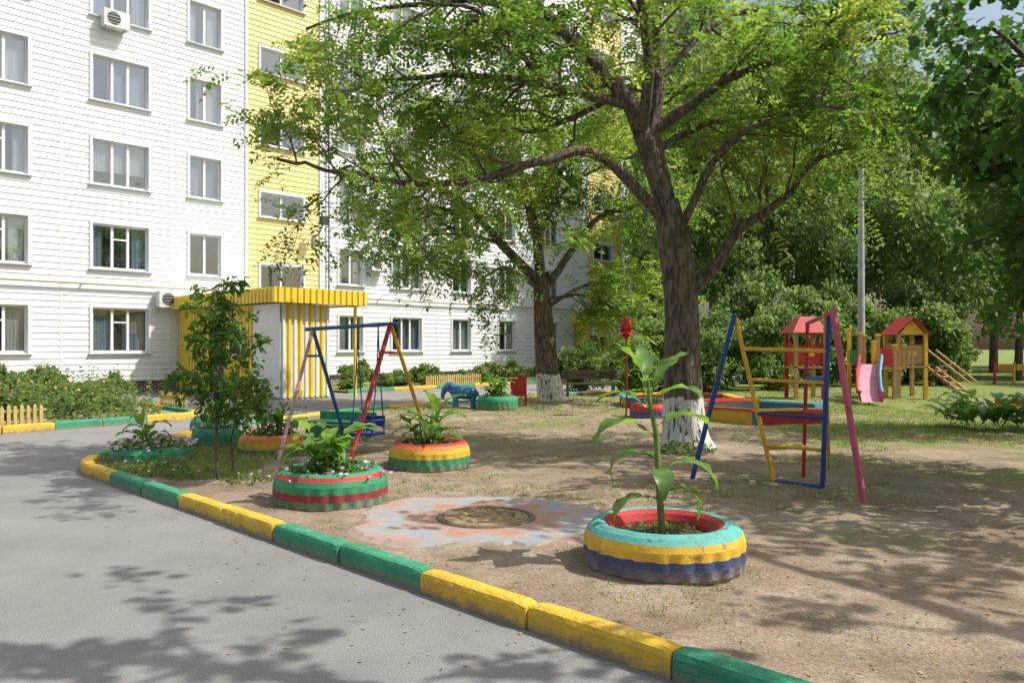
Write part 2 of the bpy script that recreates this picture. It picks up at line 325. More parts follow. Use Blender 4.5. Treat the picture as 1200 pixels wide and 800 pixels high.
def make_tree(name,base,trunk,limbs,l2=3.,l2len=(1.0,2.0),l3n=6,l3len=(.4,.9),spt=9,kind='locust',leafsize=.065,spraylen=.28,leafmat='leaf_locust',wash=True,up=.12,grav=-.03,zmin=None,npair=6):
    par=empty(name,base); mb=MB()
    tp=catmull([t[:3] for t in trunk],8); tr=catmull([(t[3],0,0) for t in trunk],8)[:,0]
    mb.tube(tp,list(tr),'bark_wash' if wash else 'bark',n=28,ridge=.05)
    SP=[];SD=[]
    for pts,r0,r1,start in limbs:
        path=wig(catmull(pts,6),.024); n=len(path); rad=r1+(r0-r1)*(1-np.linspace(0,1,n))**1.15
        mb.tube(path,list(rad),'bark',n=10,ridge=.03)
        seg=np.linalg.norm(np.diff(path,axis=0),axis=1); Ltot=seg.sum(); cnt=int(Ltot*l2*(1-start))+2
        for k in range(cnt):
            s=start+(1-start)*(k+rng.random())/cnt; s=min(s,.999); i=int(s*(n-1)); tdir=path[min(i+1,n-1)]-path[i]; tdir/=np.linalg.norm(tdir)+1e-9
            lat=rng.normal(0,1,3); lat-=tdir*lat.dot(tdir); lat/=np.linalg.norm(lat); lat[2]*=.75
            d=tdir*.55+lat+np.array([0,0,up]); L=rng.uniform(*l2len)*(1.1-.35*s)
            rr=min(rad[i]*.5,.03); b2=rpath(path[i],d,L,6,.18,grav)
            mb.tube(b2,list(np.linspace(rr,.005,7)),'bark',n=5,cap=False)
            for q in range(l3n):
                j=rng.integers(1,7); t2=b2[j]-b2[j-1]; t2/=np.linalg.norm(t2)
                d3=t2*.6+rng.normal(0,.7,3)*np.array([1,1,.6]); b3=rpath(b2[j],d3,rng.uniform(*l3len),4,.2,grav*1.5)
                mb.tube(b3,[.006,.005,.004,.003,.002],'bark',n=3,cap=False)
                for u in range(spt):
                    x=rng.random()*.85+.15; jj=min(int(x*4),3); pp=b3[jj]+(b3[jj+1]-b3[jj])*(x*4-jj)
                    dd=(b3[jj+1]-b3[jj]); dd/=np.linalg.norm(dd)+1e-9
                    dd=dd*.7+rng.normal(0,.7,3)*np.array([1,1,.5])+np.array([0,0,-.15])
                    if zmin is not None and pp[2]<zmin: continue
                    SP.append(pp); SD.append(dd)
    mb.build('trunk_and_branches',base,par)
    SP=np.array(SP);SD=nrm(np.array(SD)); n=len(SP)
    clump=np.array([noise.noise(Vector(p*.9))*.6+.42 for p in SP])
    up_=np.array([0,0,1.])+rng.normal(0,.45,(n,3))
    P=[];D=[];NN=[];S=[];RN=[]
    if kind=='locust':
        side=nrm(np.cross(SD,up_)); Ls=spraylen*rng.uniform(.7,1.2,n)
        for j in range(1,npair+1):
            for sg in (-1,1):
                P.append(SP+SD*(Ls*j/npair)[:,None]+np.array([0,0,-1])*(Ls*(j/npair)**2*.2)[:,None]); D.append(side*sg+SD*.35+rng.normal(0,.15,(n,3))); NN.append(up_); S.append(leafsize*rng.uniform(.75,1.15,n)); RN.append(clump+rng.normal(0,.13,n))
        P.append(SP+SD*Ls[:,None]+np.array([0,0,-1])*(Ls*.2)[:,None]); D.append(SD);NN.append(up_);S.append(leafsize*np.ones(n)); RN.append(clump)
        tmpl=DIAMOND
    else:
        for j in range(3):
            P.append(SP+rng.normal(0,spraylen*.35,(n,3))); D.append(SD+rng.normal(0,.6,(n,3))+np.array([0,0,-.5])); NN.append(up_+rng.normal(0,.3,(n,3))); S.append(leafsize*rng.uniform(.65,1.2,n)); RN.append(clump+rng.normal(0,.15,n))
        tmpl=MAPLE if kind=='maple' else OVAL
    leafobj('foliage',np.concatenate(P),np.concatenate(D),np.concatenate(NN),np.concatenate(S),tmpl,leafmat,par,np.concatenate(RN))
    print(name,'sprays',n); return par

A=(2.28,11.8,3.7)
make_tree('locust_tree',(2.57,11.8,0),
  [(2.62,11.8,-.05,.47),(2.57,11.8,.25,.35),(2.52,11.8,.9,.28),(2.5,11.8,2.2,.245),(2.42,11.8,3.0,.24),(2.28,11.8,3.75,.18)],
  [([A,(1.75,11.6,5.1),(1.1,11.5,5.95),(.55,11.3,6.6),(0,10.9,7.4)],.16,.03,.35),
   ([A,(2.1,11.9,4.8),(2.2,12,6.0),(2.1,12.3,7.6),(2.4,12.4,9)],.16,.03,.35),
   ([(2.5,11.8,2.3),(2.95,11.8,2.75),(3.3,11.75,3.35),(3.9,11.7,3.75),(4.4,11.6,4.25),(5.0,11.3,4.5)],.12,.02,.4),
   ([(2.3,11.75,3.4),(1.25,11.4,4.35),(.25,11,4.15),(-.57,10.7,3.85),(-1.25,10.5,3.75),(-2.2,10.3,3.9),(-3.0,10.2,4.0)],.09,.02,.35),
   ([(1.75,11.6,5.1),(.5,11.3,5.3),(-.9,11,5.3),(-2.4,10.8,5.0)],.08,.02,.15),
   ([(1.1,11.5,5.95),(-.3,11.6,6.6),(-1.6,11.8,6.6),(-3,11.8,6.3)],.07,.02,.1),
   ([(2.1,11.9,4.8),(3.2,11.6,5.5),(4.5,11.2,5.8),(5.6,11,5.9)],.09,.02,.15),
   ([(1.9,11.7,4.7),(1.8,10.3,5.6),(1.4,9,6.2),(1,7.8,6.5)],.09,.02,.3),
   ([(2.2,12,5),(2.3,13.5,6),(2,15,6.6)],.09,.02,.2),
   ([(2.42,11.8,3.2),(3.0,11.4,4.4),(3.8,10.9,4.9),(4.6,10.6,5.0)],.07,.02,.35),
   ([(2.2,11.9,5.6),(3.2,12.2,6.6),(4.4,12.4,6.8),(5.4,12.4,6.6)],.06,.02,.15),
   ([(1.6,11.6,5.3),(.6,11.9,4.9),(-.4,12.1,4.9),(-1.6,12.2,4.8)],.05,.015,.2),
   ([(2.15,11.8,4.5),(2.9,12.3,5.0),(3.9,12.6,5.2),(5.2,12.6,5.2)],.06,.015,.2),
   ([(.5,11.3,5.3),(-.3,10.6,5.9),(-1.2,10.0,5.8)],.05,.015,.1),
  ], l2=3.0,l2len=(.9,1.9),l3n=7,l3len=(.4,.9),spt=7,leafsize=.083,spraylen=.30,npair=5)
make_tree('locust_tree',(1.05,21.8,0),
  [(1.1,21.8,-.05,.50),(1.05,21.8,.3,.38),(.95,21.8,1.0,.31),(.9,21.8,1.8,.28),(.8,21.8,3.4,.21)],
  [([(.8,21.8,3.3),(-.25,21.6,4.3),(-1.4,21.3,5.4),(-2.8,21,6.2),(-4,21,6.2)],.15,.03,.25),
   ([(.8,21.8,3.3),(.6,21.8,5.3),(0,21.8,7.4),(-.2,21.8,9)],.16,.03,.25),
   ([(.85,21.8,3.1),(1.5,21.7,4.1),(2.3,21.6,5.1),(3.2,21.4,5.4),(4,21.3,5.8)],.12,.03,.25),
   ([(.9,21.8,2.6),(1.7,21.5,3.2),(2.6,21.2,3.5),(3.5,21,3.2)],.06,.02,.3),
   ([(.9,21.8,2.9),(1.9,21.3,3.0),(2.8,20.9,2.7)],.05,.02,.3),
   ([(.8,21.7,3.1),(-.2,21,3.7),(-.9,20.8,3.3)],.06,.02,.4),
   ([(-1.4,21.3,5.2),(-2.4,20.8,5.2),(-3.5,20.5,4.6)],.06,.02,.2),
   ([(-1.4,21.3,5.2),(-2.6,20.8,4.9),(-3.3,20.5,3.9)],.05,.02,.2),
   ([(.6,21.8,5.3),(-1,21.4,6.9),(-2.4,21,8.1)],.10,.03,.2),
   ([(-.3,21.6,4.4),(-1.2,21.4,4.6),(-2.2,21.2,4.5)],.06,.02,.2),
   ([(.6,21.8,5.3),(1.8,21.4,7),(2.8,21,8)],.10,.03,.2),
   ([(.7,21.8,4.6),(1.6,21.5,6),(3.4,21,6.6)],.07,.03,.2),
   ([(.6,21.6,4.6),(.2,20,5.8),(-.3,18.8,6.6)],.09,.03,.2),
  ], l2=2.8,l2len=(1.1,2.1),l3n=7,l3len=(.5,1.1),spt=7,leafsize=.13,spraylen=.38,npair=4)
make_tree('maple_tree',(8.2,9.0,0),
  [(8.2,9,-.05,.34),(8.15,9,.8,.25),(8.05,9,2.0,.22),(8.0,9,3.6,.17)],
  [([(8.1,9,2.1),(7.3,8.8,3.0),(6.4,8.5,3.7),(5.5,8.2,4.4),(4.7,7.9,4.9)],.09,.02,.2),
   ([(8.1,9,1.9),(7.4,9.3,2.6),(6.8,9.5,3.0),(6.2,9.6,3.1)],.06,.015,.25),
   ([(8.0,9,2.6),(7.0,8.2,4.0),(6.0,7.5,4.9),(4.8,7.0,5.3),(3.9,6.6,5.5)],.08,.02,.2),
   ([(8.0,9,3.0),(7.2,9.3,4.0),(6.3,9.5,4.6),(5.3,9.4,5.0)],.08,.02,.2),
   ([(8.0,9,3.4),(8.2,9.2,5.2),(8.0,9.1,7.2)],.12,.02,.2),
   ([(8.0,9,3.2),(8.8,8.4,4.6),(9.6,7.8,5.6)],.08,.02,.2),
   ([(8.1,9,2.4),(7.5,7.9,3.0),(6.9,6.9,3.4),(6.0,6.0,3.9)],.06,.02,.25),
   ([(7.3,8.8,3.0),(6.8,9.0,2.8),(6.3,9.1,2.4)],.04,.012,.2),
   ([(7.9,9.0,3.0),(7.0,9.8,3.6),(6.1,10.2,3.9)],.06,.015,.2),
   ([(7.0,8.2,4.0),(6.2,8.0,4.3),(5.3,7.6,4.5)],.05,.015,.1),
  ], l2=3.6,l2len=(.7,1.4),l3n=6,l3len=(.3,.7),spt=7,kind='maple',leafsize=.125,spraylen=.32,leafmat='leaf_maple',wash=False,up=-.05,grav=-.10)
make_tree('maple_tree',(11.6,14.0,0),
  [(11.6,14,-.05,.3),(11.55,14,.8,.2),(11.5,14,2.0,.18),(11.4,14,4.4,.12)],
  [([(11.5,14,1.9),(10.6,13.9,2.9),(9.6,13.7,3.6),(8.6,13.5,4.2)],.08,.02,.2),
   ([(11.5,14,2.2),(10.8,14.4,3.8),(10,14.6,5.2),(9.2,14.4,6.2)],.08,.02,.2),
   ([(11.5,14,3),(10.8,13.6,4.8),(9.8,13.2,6.5),(8.9,13,7.6)],.08,.02,.2),
   ([(11.4,14,4),(11.4,14,6),(11,14,8.2)],.08,.02,.1),
   ([(11.5,14,2),(12.4,14,3.2),(13.4,14,4)],.08,.02,.2)],
  l2=2.4,l2len=(.9,1.8),l3n=6,l3len=(.4,.9),spt=5,kind='maple',leafsize=.17,spraylen=.4,leafmat='leaf_maple',wash=False,up=-.05,grav=-.08)
# tree behind the photographer, whose crown shades the road, kerb and foreground soil
make_tree('maple_tree',(8.6,1.6,0),
  [(8.6,1.6,-.05,.36),(8.55,1.6,1,.26),(8.4,1.7,3,.22),(8.2,1.8,5,.17)],
  [([(8.2,1.8,4.6),(6,2.6,5.8),(4,3.3,6.6),(2.4,3.8,7.0),(1.2,4.0,7.2)],.12,.02,.25),
   ([(8.2,1.8,4.2),(6,1.4,5.8),(4,1.0,6.8),(2.2,1.2,7.4)],.12,.02,.25),
   ([(8.2,1.8,5),(7.6,3.4,6.2),(7.0,4.8,6.6),(6.2,6.0,6.8)],.12,.02,.3),
   ([(8.2,1.8,5),(8.8,3.0,6.0),(9.2,4.4,6.4),(9.2,5.8,6.6)],.10,.02,.3),
  ], l2=1.7,l2len=(.8,1.6),l3n=4,l3len=(.4,.7),spt=5,kind='maple',leafsize=.16,spraylen=.32,leafmat='leaf_maple',wash=False,zmin=5.0)

make_tree('sapling',(-3.38,9.25,.05),
  [(-3.40,9.2,.03,.018),(-3.42,9.2,.6,.016),(-3.38,9.22,1.3,.013),(-3.36,9.25,2.1,.008),(-3.35,9.25,2.35,.005)],
  [([(-3.28,9.33,.03),(-3.26,9.33,.5),(-3.27,9.3,1.1),(-3.2,9.28,1.7)],.014,.004,.45),
   ([(-3.38,9.22,1.1),(-3.55,9.2,1.5),(-3.62,9.2,1.95)],.008,.003,.2),
   ([(-3.38,9.22,.9),(-3.15,9.1,1.2),(-2.98,9.05,1.35)],.008,.003,.3),
   ([(-3.38,9.22,.9),(-3.6,9.3,1.1),(-3.76,9.35,1.25)],.008,.003,.2),
   ([(-3.38,9.22,1.4),(-3.2,9.2,1.8),(-3.07,9.2,2.1)],.007,.003,.2),
   ([(-3.38,9.22,.7),(-3.25,9.2,.85),(-3.1,9.2,.95)],.007,.003,.2),
   ([(-3.36,9.25,1.6),(-3.4,9.25,2.1),(-3.35,9.25,2.45)],.007,.003,.1)],
  l2=10,l2len=(.18,.36),l3n=3,l3len=(.08,.18),spt=4,kind='oval',leafsize=.09,spraylen=.11,leafmat='leaf_sapling',wash=False)

# ------------------------------------------------------------ blobs (shrubs, distant trees)
def blobmesh(name,nbl,n,cr,ch,bl,ls,mat,tmpl=DIAMOND,z0=0.,pw=.4):
    cs=[];rs=[]
    for i in range(nbl):
        d=rng.normal(0,1,3); d/=np.linalg.norm(d); rr=rng.random()**pw
        cs.append([d[0]*cr*rr,d[1]*cr*rr,z0+ch/2+d[2]*ch/2*rr]); rs.append(bl*rng.uniform(.5,1.25))
    cs=np.array(cs);rs=np.array(rs); idx=rng.choice(nbl,n,p=rs**2/np.sum(rs**2))
    d=nrm(rng.normal(0,1,(n,3))); d[:,2]=np.where(d[:,2]<-.3,-d[:,2],d[:,2])
    P=cs[idx]+d*(rs[idx]*(.6+.75*rng.random(n)**1.6))[:,None]; P[:,2]=np.maximum(P[:,2],.02)
    NN=d+rng.normal(0,.6,(n,3)); DD=rng.normal(0,1,(n,3))+np.array([0,0,-.4])
    leaf_tone=np.clip(.35+.4*(d[:,2])*.5+rng.normal(0,.16,n)+rng.random(nbl)[idx]*.35-.1,0,1)  # random tone, plus top light painted in: upward-facing leaves are paler
    return leafmesh(name,P,DD,NN,ls*rng.uniform(.6,1.3,n),tmpl,mat,leaf_tone)
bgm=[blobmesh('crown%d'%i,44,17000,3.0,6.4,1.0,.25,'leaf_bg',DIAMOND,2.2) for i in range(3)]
bgt=empty('distant_trees',(20,45,0))
for i,(x,y,s,h) in enumerate([(9.5,36,.9,1.2),(14,36,.85,1.25),(18.5,36,.95,1.15),(23.5,37,1,1.2),(28,38,1.05,1.2),(9.5,42,1.2,1.9),(14,44,1.3,2.2),(18.5,46,1.3,2.2),(23,47,1.3,2.1),
      (29,48,1.3,2.0),(36,50,1.4,2.0),(33,40,1,1.2),(42,60,1.5,2.1),(16,64,1.6,2.9),(25,66,1.7,2.9),(35,66,1.7,2.6),(50,62,1.5,2.1),(26,31,.8,.9),(46,48,1.2,1.5),(11.5,52,1.4,2.7),(7.8,40.5,.7,1.1),(20,56,1.5,2.6)]):
    ob=bpy.data.objects.new('crown',bgm[i%3]); COL.objects.link(ob); ob.location=(x,y,-.6); ob.scale=(s,s,h); ob.rotation_euler=(0,0,i*1.7); setp(ob,bgt)
    tb=MB(); tb.tube([(x,y,0),(x+.1,y,2.2*h),(x,y,4*h)],[.2*s,.15*s,.08*s],'bark',n=8); tb.build('trunk',(x,y,0),bgt)
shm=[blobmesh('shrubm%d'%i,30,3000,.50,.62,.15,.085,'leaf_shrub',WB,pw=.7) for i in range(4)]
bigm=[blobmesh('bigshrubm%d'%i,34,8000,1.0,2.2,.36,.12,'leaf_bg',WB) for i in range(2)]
# ------------------------------------------------------------ building
P0=np.array([-15.5,24.7]); dv=np.array([.689,.7247]); nv=np.array([.7247,-.689])
def FP(t,o,z):
    p=P0+dv*t+nv*o; return Vector((p[0],p[1],z))
D3=Vector((dv[0],dv[1],0)); N3=Vector((nv[0],nv[1],0)); AX=(D3,N3)
bld=empty('apartment_building',(P0[0],P0[1],0))
ROWS=[2.15+2.8*k for k in range(9)]; SR=[4.3+2.8*k for k in range(8)]
TOP=26.2; T0=-24; T1=37
wins=[]
Wc=[(-20,-18.2,3),(-16.6,-15.4,2),(-12.4,-11.2,2),(-8,-6.2,3),(-4.6,-3.4,2),(-1.37,.43,3),(2.31,4.14,3),(5.59,6.78,2),(11.96,13.17,2),(14.75,16.45,3),(18.35,19.55,2),(21.5,22.7,2),(24.6,26.2,3),
    (33.4,34.6,2)]
for a,b_,p in Wc:
    for z in ROWS: wins.append((a,b_,z,1.5,p,'w'))
for a in (8.38,29.3):
    for z in SR: wins.append((a,a+1.88,z,.95,2,'s'))
YS=[(7.78,11.05),(28.7,32.0)]
sid=MB(); H=.205; CO=.021
edges=sorted(set([T0,T1]+[w[0] for w in wins]+[w[1] for w in wins]+[y for s in YS for y in s]))
for i in range(len(edges)-1):
    a,b_=edges[i],edges[i+1]; mid=(a+b_)/2
    mat='siding_yellow' if any(y[0]<mid<y[1] for y in YS) else 'siding_white'
    ho=sorted([(w[2]-w[3]/2,w[2]+w[3]/2) for w in wins if w[0]<mid<w[1]])
    z=.45; spans=[]
    for h0,h1 in ho: spans.append((z,h0)); z=h1
    spans.append((z,TOP))
    for s0,s1 in spans:
        k=int(math.floor(s0/H))
        while k*H<s1-1e-6:
            z0,z1=max(s0,k*H),min(s1,(k+1)*H)
            f=lambda zz:CO*(1-(zz-k*H)/H)
            if z1-z0>1e-4:
                sid.quad(FP(a,f(z0),z0),FP(b_,f(z0),z0),FP(b_,f(z1),z1),FP(a,f(z1),z1),mat)
                if z0==k*H: sid.quad(FP(a,0,z0),FP(b_,0,z0),FP(b_,CO,z0),FP(a,CO,z0),mat)
            k+=1
sid.build('wall_siding',(P0[0],P0[1],0),bld)
tr=MB()
for y in YS:
    for t in y: tr.box(FP(t,.03,(TOP+.45)/2),(.09,.06,TOP-.45),'trim_white',AX)
for t in (-14,-9.7,-2.4,1.37,4.9,17.4,20.6,23.6,27.4,35.6):
    tr.box(FP(t,.013,(TOP+.45)/2),(.045,.022,TOP-.452),'trim_white',AX)
tr.box(FP((T0+T1)/2,.05,.46),(T1-T0,.09,.06),'trim_white',AX)
tr.build('trims',(P0[0],P0[1],0),bld)
pl=MB(); pl.quad(FP(T0,-.03,-.1),FP(T1,-.03,-.1),FP(T1,-.03,.46),FP(T0,-.03,.46),'plinth_brick')
pl.build('plinth',(P0[0],P0[1],0),bld)
body=MB()
body.quad(FP(T0,-.34,0),FP(T1,-.34,0),FP(T1,-.34,TOP),FP(T0,-.34,TOP),'interior_dark')
body.quad(FP(T0,-13,0),FP(T0,0,0),FP(T0,0,TOP),FP(T0,-13,TOP),'siding_white')
body.quad(FP(T1,-13,0),FP(T1,0,0),FP(T1,0,TOP),FP(T1,-13,TOP),'siding_white')
body.quad(FP(T0,-13,0),FP(T1,-13,0),FP(T1,-13,TOP),FP(T0,-13,TOP),'siding_white')
body.box(FP((T0+T1)/2,-6.4,TOP+.25),(T1-T0+.4,13.6,.5),'roof_dark',AX)
body.build('walls_and_roof',(P0[0],P0[1],0),bld)
wf=MB(); gls=MB(); cu=MB()
for (a,b_,zc,h,p,kind) in wins:
    z0,z1=zc-h/2,zc+h/2; w=b_-a
    cm='trim_white'
    for (x,zz,sx,sz) in ((a-.04,zc,.09,h+.18),(b_+.04,zc,.09,h+.18)): wf.box(FP(x,.030,zz),(sx,.04,sz),cm,AX)
    wf.box(FP((a+b_)/2,.029,z1+.045),(w-.01,.035,.09),cm,AX)
    wf.box(FP((a+b_)/2,.055,z0-.03),(w+.24,.14,.03),cm,AX)
    for q in ((FP(a,0.01,z0),FP(a,0.01,z1),FP(a,-.33,z1),FP(a,-.33,z0)),(FP(b_,0.01,z0),FP(b_,0.01,z1),FP(b_,-.33,z1),FP(b_,-.33,z0)),
              (FP(a,.01,z1),FP(b_,.01,z1),FP(b_,-.33,z1),FP(a,-.33,z1)),(FP(a,.01,z0),FP(b_,.01,z0),FP(b_,-.33,z0),FP(a,-.33,z0))): wf.quad(*q,'trim_white')
    fo=-.11; ft=.065
    for x in (a+ft/2,b_-ft/2): wf.box(FP(x,fo,zc),(ft,.06,h-.002),'trim_white',AX)
    for zz in (z0+ft/2,z1-ft/2): wf.box(FP((a+b_)/2,fo,zz),(w-2*ft-.002,.06,ft),'trim_white',AX)
    cuts=[a+w/2] if p==2 else [a+w*.36,a+w*.64]
    for x in cuts: wf.box(FP(x,fo,zc),(.085,.065,h-2*ft-.002),'trim_white',AX)
    opened = kind=='s' and random.random()<.6
    xs=[a+ft]+cuts+[b_-ft]
    for i in range(len(xs)-1):
        if opened and i==0: continue
        jt=random.uniform(-.012,.012)
        gls.quad(FP(xs[i],fo-jt,z0+ft),FP(xs[i+1],fo+jt,z0+ft),FP(xs[i+1],fo+jt,z1-ft),FP(xs[i],fo-jt,z1-ft),'glass')
    if p==3 and random.random()<.6:
        wf.box(FP((cuts[0]+cuts[1])/2,fo,z0+h*.68),(cuts[1]-cuts[0]-.09,.06,.05),'trim_white',AX)
    if kind=='w':
        r=random.random(); cm=random.choice(['curtain','curtain','curtain_b'])
        def folds(x0,x1,zb=None):
            zb=z0 if zb is None else zb
            n=max(4,int((x1-x0)/.05))
            for i in range(n):
                xa=x0+(x1-x0)*i/n; xb=x0+(x1-x0)*(i+1)/n; oa=-.24+.025*(i%2); ob_=-.24+.025*((i+1)%2)
                cu.quad(FP(xa,oa,zb),FP(xb,ob_,zb),FP(xb,ob_,z1),FP(xa,oa,z1),cm)
        if r<.2: folds(a,b_)
        elif r<.65:
            folds(a,a+w*random.uniform(.2,.42)); folds(b_-w*random.uniform(.2,.42),b_)
        elif r<.8: folds(a,b_,z0+h*random.uniform(.3,.6))
        elif r<.92: folds(a+w*.3,b_)
wf.build('window_frames',(P0[0],P0[1],0),bld); gls.build('window_glass',(P0[0],P0[1],0),bld); cu.build('curtains',(P0[0],P0[1],0),bld)
pi=MB()
pi.tube([FP(T0,.16,3.72),FP(27,.16,3.62),FP(27.6,.16,3.62)],.035,'pipe'); pi.tube([FP(11.4,.12,3.95),FP(11.4,.12,TOP)],.03,'dark_metal',n=6)
for t in range(-22,27,3): pi.box(FP(t,.08,3.7),(.04,.18,.04),'grey_metal',AX)
pi.tube([FP(7.2,.10,.5),FP(7.2,.10,3.6)],.03,'pipe')
pi.build('gas_pipe',(P0[0],P0[1],0),bld)
for (t,z) in ((2.95,12.5),(4.75,3.25),(13.75,5.15),(17.4,7.9),(-3,7.6)):
    ac=MB(); ac.box(FP(t,.28,z),(.82,.32,.56),'ac_white',AX)
    cc=FP(t-.1,.443,z); vs=[cc+D3*(.22*math.cos(q*.3927))+Vector((0,0,.22*math.sin(q*.3927))) for q in range(16)]
    ac.add(vs,[tuple(range(16))],'dark_metal')
    for q in range(4): ac.box(FP(t-.1,.452,z-.15+q*.1),(.42,.008,.012),'ac_white',AX)
    for q in (-.3,.3): ac.box(FP(t+q,.22,z-.31),(.04,.42,.04),'grey_metal',AX)
    ac.build('air_conditioner',FP(t,.1,z),bld)
fl=MB(); fl.tube([FP(10.75,.02,6.0),FP(10.75,.5,6.25),FP(10.75,.7,6.55)],.025,'dark_metal'); fl.box(FP(10.75,.78,6.65),(.3,.22,.34),'dark_metal',AX)
fl.box(FP(10.75,.05,5.9),(.14,.08,.5),'grey_metal',AX); fl.build('floodlight',FP(10.75,0,6),bld)
def corr(mb,A,B,z0,z1,nrmv,mats,step=.22,dep=.045):
    A=Vector(A);B=Vector(B);Lg=(B-A).length; u=(B-A)/Lg; n=max(1,round(Lg/step)); st=Lg/n
    for i in range(n):
        s=A+u*(i*st); k=[(0,0),(.35*st,0),(.45*st,dep),(.9*st,dep),(st,0)]
        for j in range(4):
            m_=mats[i%len(mats)] if isinstance(mats,list) else mats
            a=s+u*k[j][0]+nrmv*k[j][1]; b_=s+u*k[j+1][0]+nrmv*k[j+1][1]
            mb.quad((a.x,a.y,z0),(b_.x,b_.y,z0),(b_.x,b_.y,z1),(a.x,a.y,z1),m_)
def porch(t,p,w,wc,zt,name):
    e=empty(name,FP(t,0,0)); mb=MB()
    Q=lambda pp,ww,z=0: FP(t+ww,pp,z)
    s=p/6.9
    corr(mb,Q(0.05,0),Q(2.4*s,0),.05,zt,-D3,'yellow_metal')
    corr(mb,Q(3.4*s,0),Q(5.3*s,0),.05,zt,-D3,'yellow_metal')
    mb.box(Q(6.1*s,.06,zt/2),(.12,1.6*s,zt),'white_metal',AX)
    mb.box(Q(2.9*s,.12,1.1),(.08,1.0*s-.01,2.2),'dark_metal',AX); mb.box(Q(2.9*s,.10,(2.2+zt)/2),(.08,1.0*s-.01,zt-2.2),'white_metal',AX)
    mb.box(Q(2.9*s,.07,1.0),(.03,.05,.3),'grey_metal',AX)
    mb.box(Q(4.3*s,-.065,1.75),(.04,.8*s,.9),'trim_white',AX); mb.box(Q(4.3*s,-.09,1.75),(.02,.66*s,.76),'interior_dark',AX)
    corr(mb,Q(p,0),Q(p,w),.05,zt,N3,['white_metal','yellow_metal'],step=.2)
    mb.box(Q(p/2,w,zt/2),(.08,p-.1,zt),'yellow_metal',AX)
    mb.box(Q(p/2,w/2,.03),(w,p,.12),'concrete',AX)
    zc0,zc1=zt,zt+.45; a0,a1=-.35,wc
    mb.box(Q(p/2+.15,(a0+a1)/2,zc0+.2),(a1-a0-.1,p+.2,.3),'white_metal',AX)
    corr(mb,Q(0,a0),Q(p+.35,a0),zc0,zc1,-D3,'yellow_metal'); corr(mb,Q(p+.35,a0),Q(p+.35,a1),zc0,zc1,N3,'yellow_metal'); corr(mb,Q(p+.35,a1),Q(0,a1),zc0,zc1,D3,'yellow_metal')
    mb.tube([Q(p,a1-.2,0),Q(p,a1-.2,zt)],.05,'yellow_metal')
    mb.build('porch_shell',FP(t,0,0),e)
    e.parent=bld; e.matrix_parent_inverse=Matrix.Translation(bld.location).inverted()
porch(5.2,6.9,1.72,2.9,2.9,'entrance_porch'); porch(27.6,3.2,2.0,2.4,2.9,'entrance_porch_far')

# ------------------------------------------------------------ ground
g=MB(); g.add([(-400,-400,-.03),(400,-400,-.03),(400,400,-.03),(-400,400,-.03)],[(0,1,2,3)],'far_grass'); g.build('ground')
rd=MB(); rd.add([(-60,-30,0),(30,-30,0),(60,60,0),(-60,60,0)],[(0,1,2,3)],'asphalt'); rd.build('road')
K0=np.array([12.,-7.42]); K1=np.array([-5.35,9.93])
outline=[K0,K1,np.array([-5.62,10.35]),np.array([-5.78,10.9]),np.array([-5.85,11.6]),np.array([-5.75,13.]),np.array([-5.3,15.6]),np.array([-3.7,19.3]),np.array([-3.7+.689*45,19.3+.7247*45]),np.array([60.,51]),np.array([60.,-7.42])]
def sdist(X,Y):
    n=len(outline); inside=np.zeros(X.shape,bool); dm=np.full(X.shape,1e9)
    for i in range(n):
        a=outline[i]; b_=outline[(i+1)%n]
        cond=((a[1]>Y)!=(b_[1]>Y))&(X<(b_[0]-a[0])*(Y-a[1])/((b_[1]-a[1])+1e-12)+a[0]); inside^=cond
        ab=b_-a; t=np.clip(((X-a[0])*ab[0]+(Y-a[1])*ab[1])/(ab@ab),0,1); dm=np.minimum(dm,np.hypot(X-a[0]-t*ab[0],Y-a[1]-t*ab[1]))
    return np.where(inside,dm,-dm)
st=.1; xs=np.arange(-8,16,st); ys=np.arange(-2,30,st); X,Y=np.meshgrid(xs,ys); SD_=sdist(X,Y)
Z=np.zeros(X.shape)
for i in range(X.shape[0]):
    for j in range(X.shape[1]):
        if SD_[i,j]>.06: Z[i,j]=.075+.026*noise.noise(Vector((X[i,j]*.9,Y[i,j]*.9,0)))+.022*noise.noise(Vector((X[i,j]*3.5,Y[i,j]*3.5,3)))
        else: Z[i,j]=-.045
for (tx,ty,rr) in ((2.57,11.8,1.1),(1.05,21.8,1.2)):
    Z+=np.where(SD_>.06,.06*np.exp(-((X-tx)**2+(Y-ty)**2)/rr**2),0)
nx,ny=len(xs),len(ys)
me=bpy.data.meshes.new('lawn'); co=np.stack([X,Y,Z],-1).reshape(-1,3)
ii=np.arange(nx*ny).reshape(ny,nx); F=np.stack([ii[:-1,:-1],ii[:-1,1:],ii[1:,1:],ii[1:,:-1]],-1).reshape(-1,4)
keep=co[F][:,:,2].max(axis=1)>0; F=F[keep]
me.from_pydata(co.tolist(),[],F.tolist()); me.polygons.foreach_set('use_smooth',[True]*len(me.polygons)); me.materials.append(M['soil'])
lawn=bpy.data.objects.new('bare_soil_lawn',me); COL.objects.link(lawn)
fl_=MB(); fl_.add([(15.8,-8,.055),(200,-8,.055),(200,29.8,.055),(15.8,29.8,.055)],[(0,1,2,3)],'far_grass')
fl_.add([(6.5,29.8,.055),(200,29.8,.055),(200,200,.055),(27,51.5,.055)],[(0,1,2,3)],'far_grass'); fl_.build('far_lawn')
def gz(x,y):
    i=int(round((y+2)/st)); j=int(round((x+8)/st))
    if 0<=i<ny and 0<=j<nx: return float(max(Z[i,j],0))
    return .055
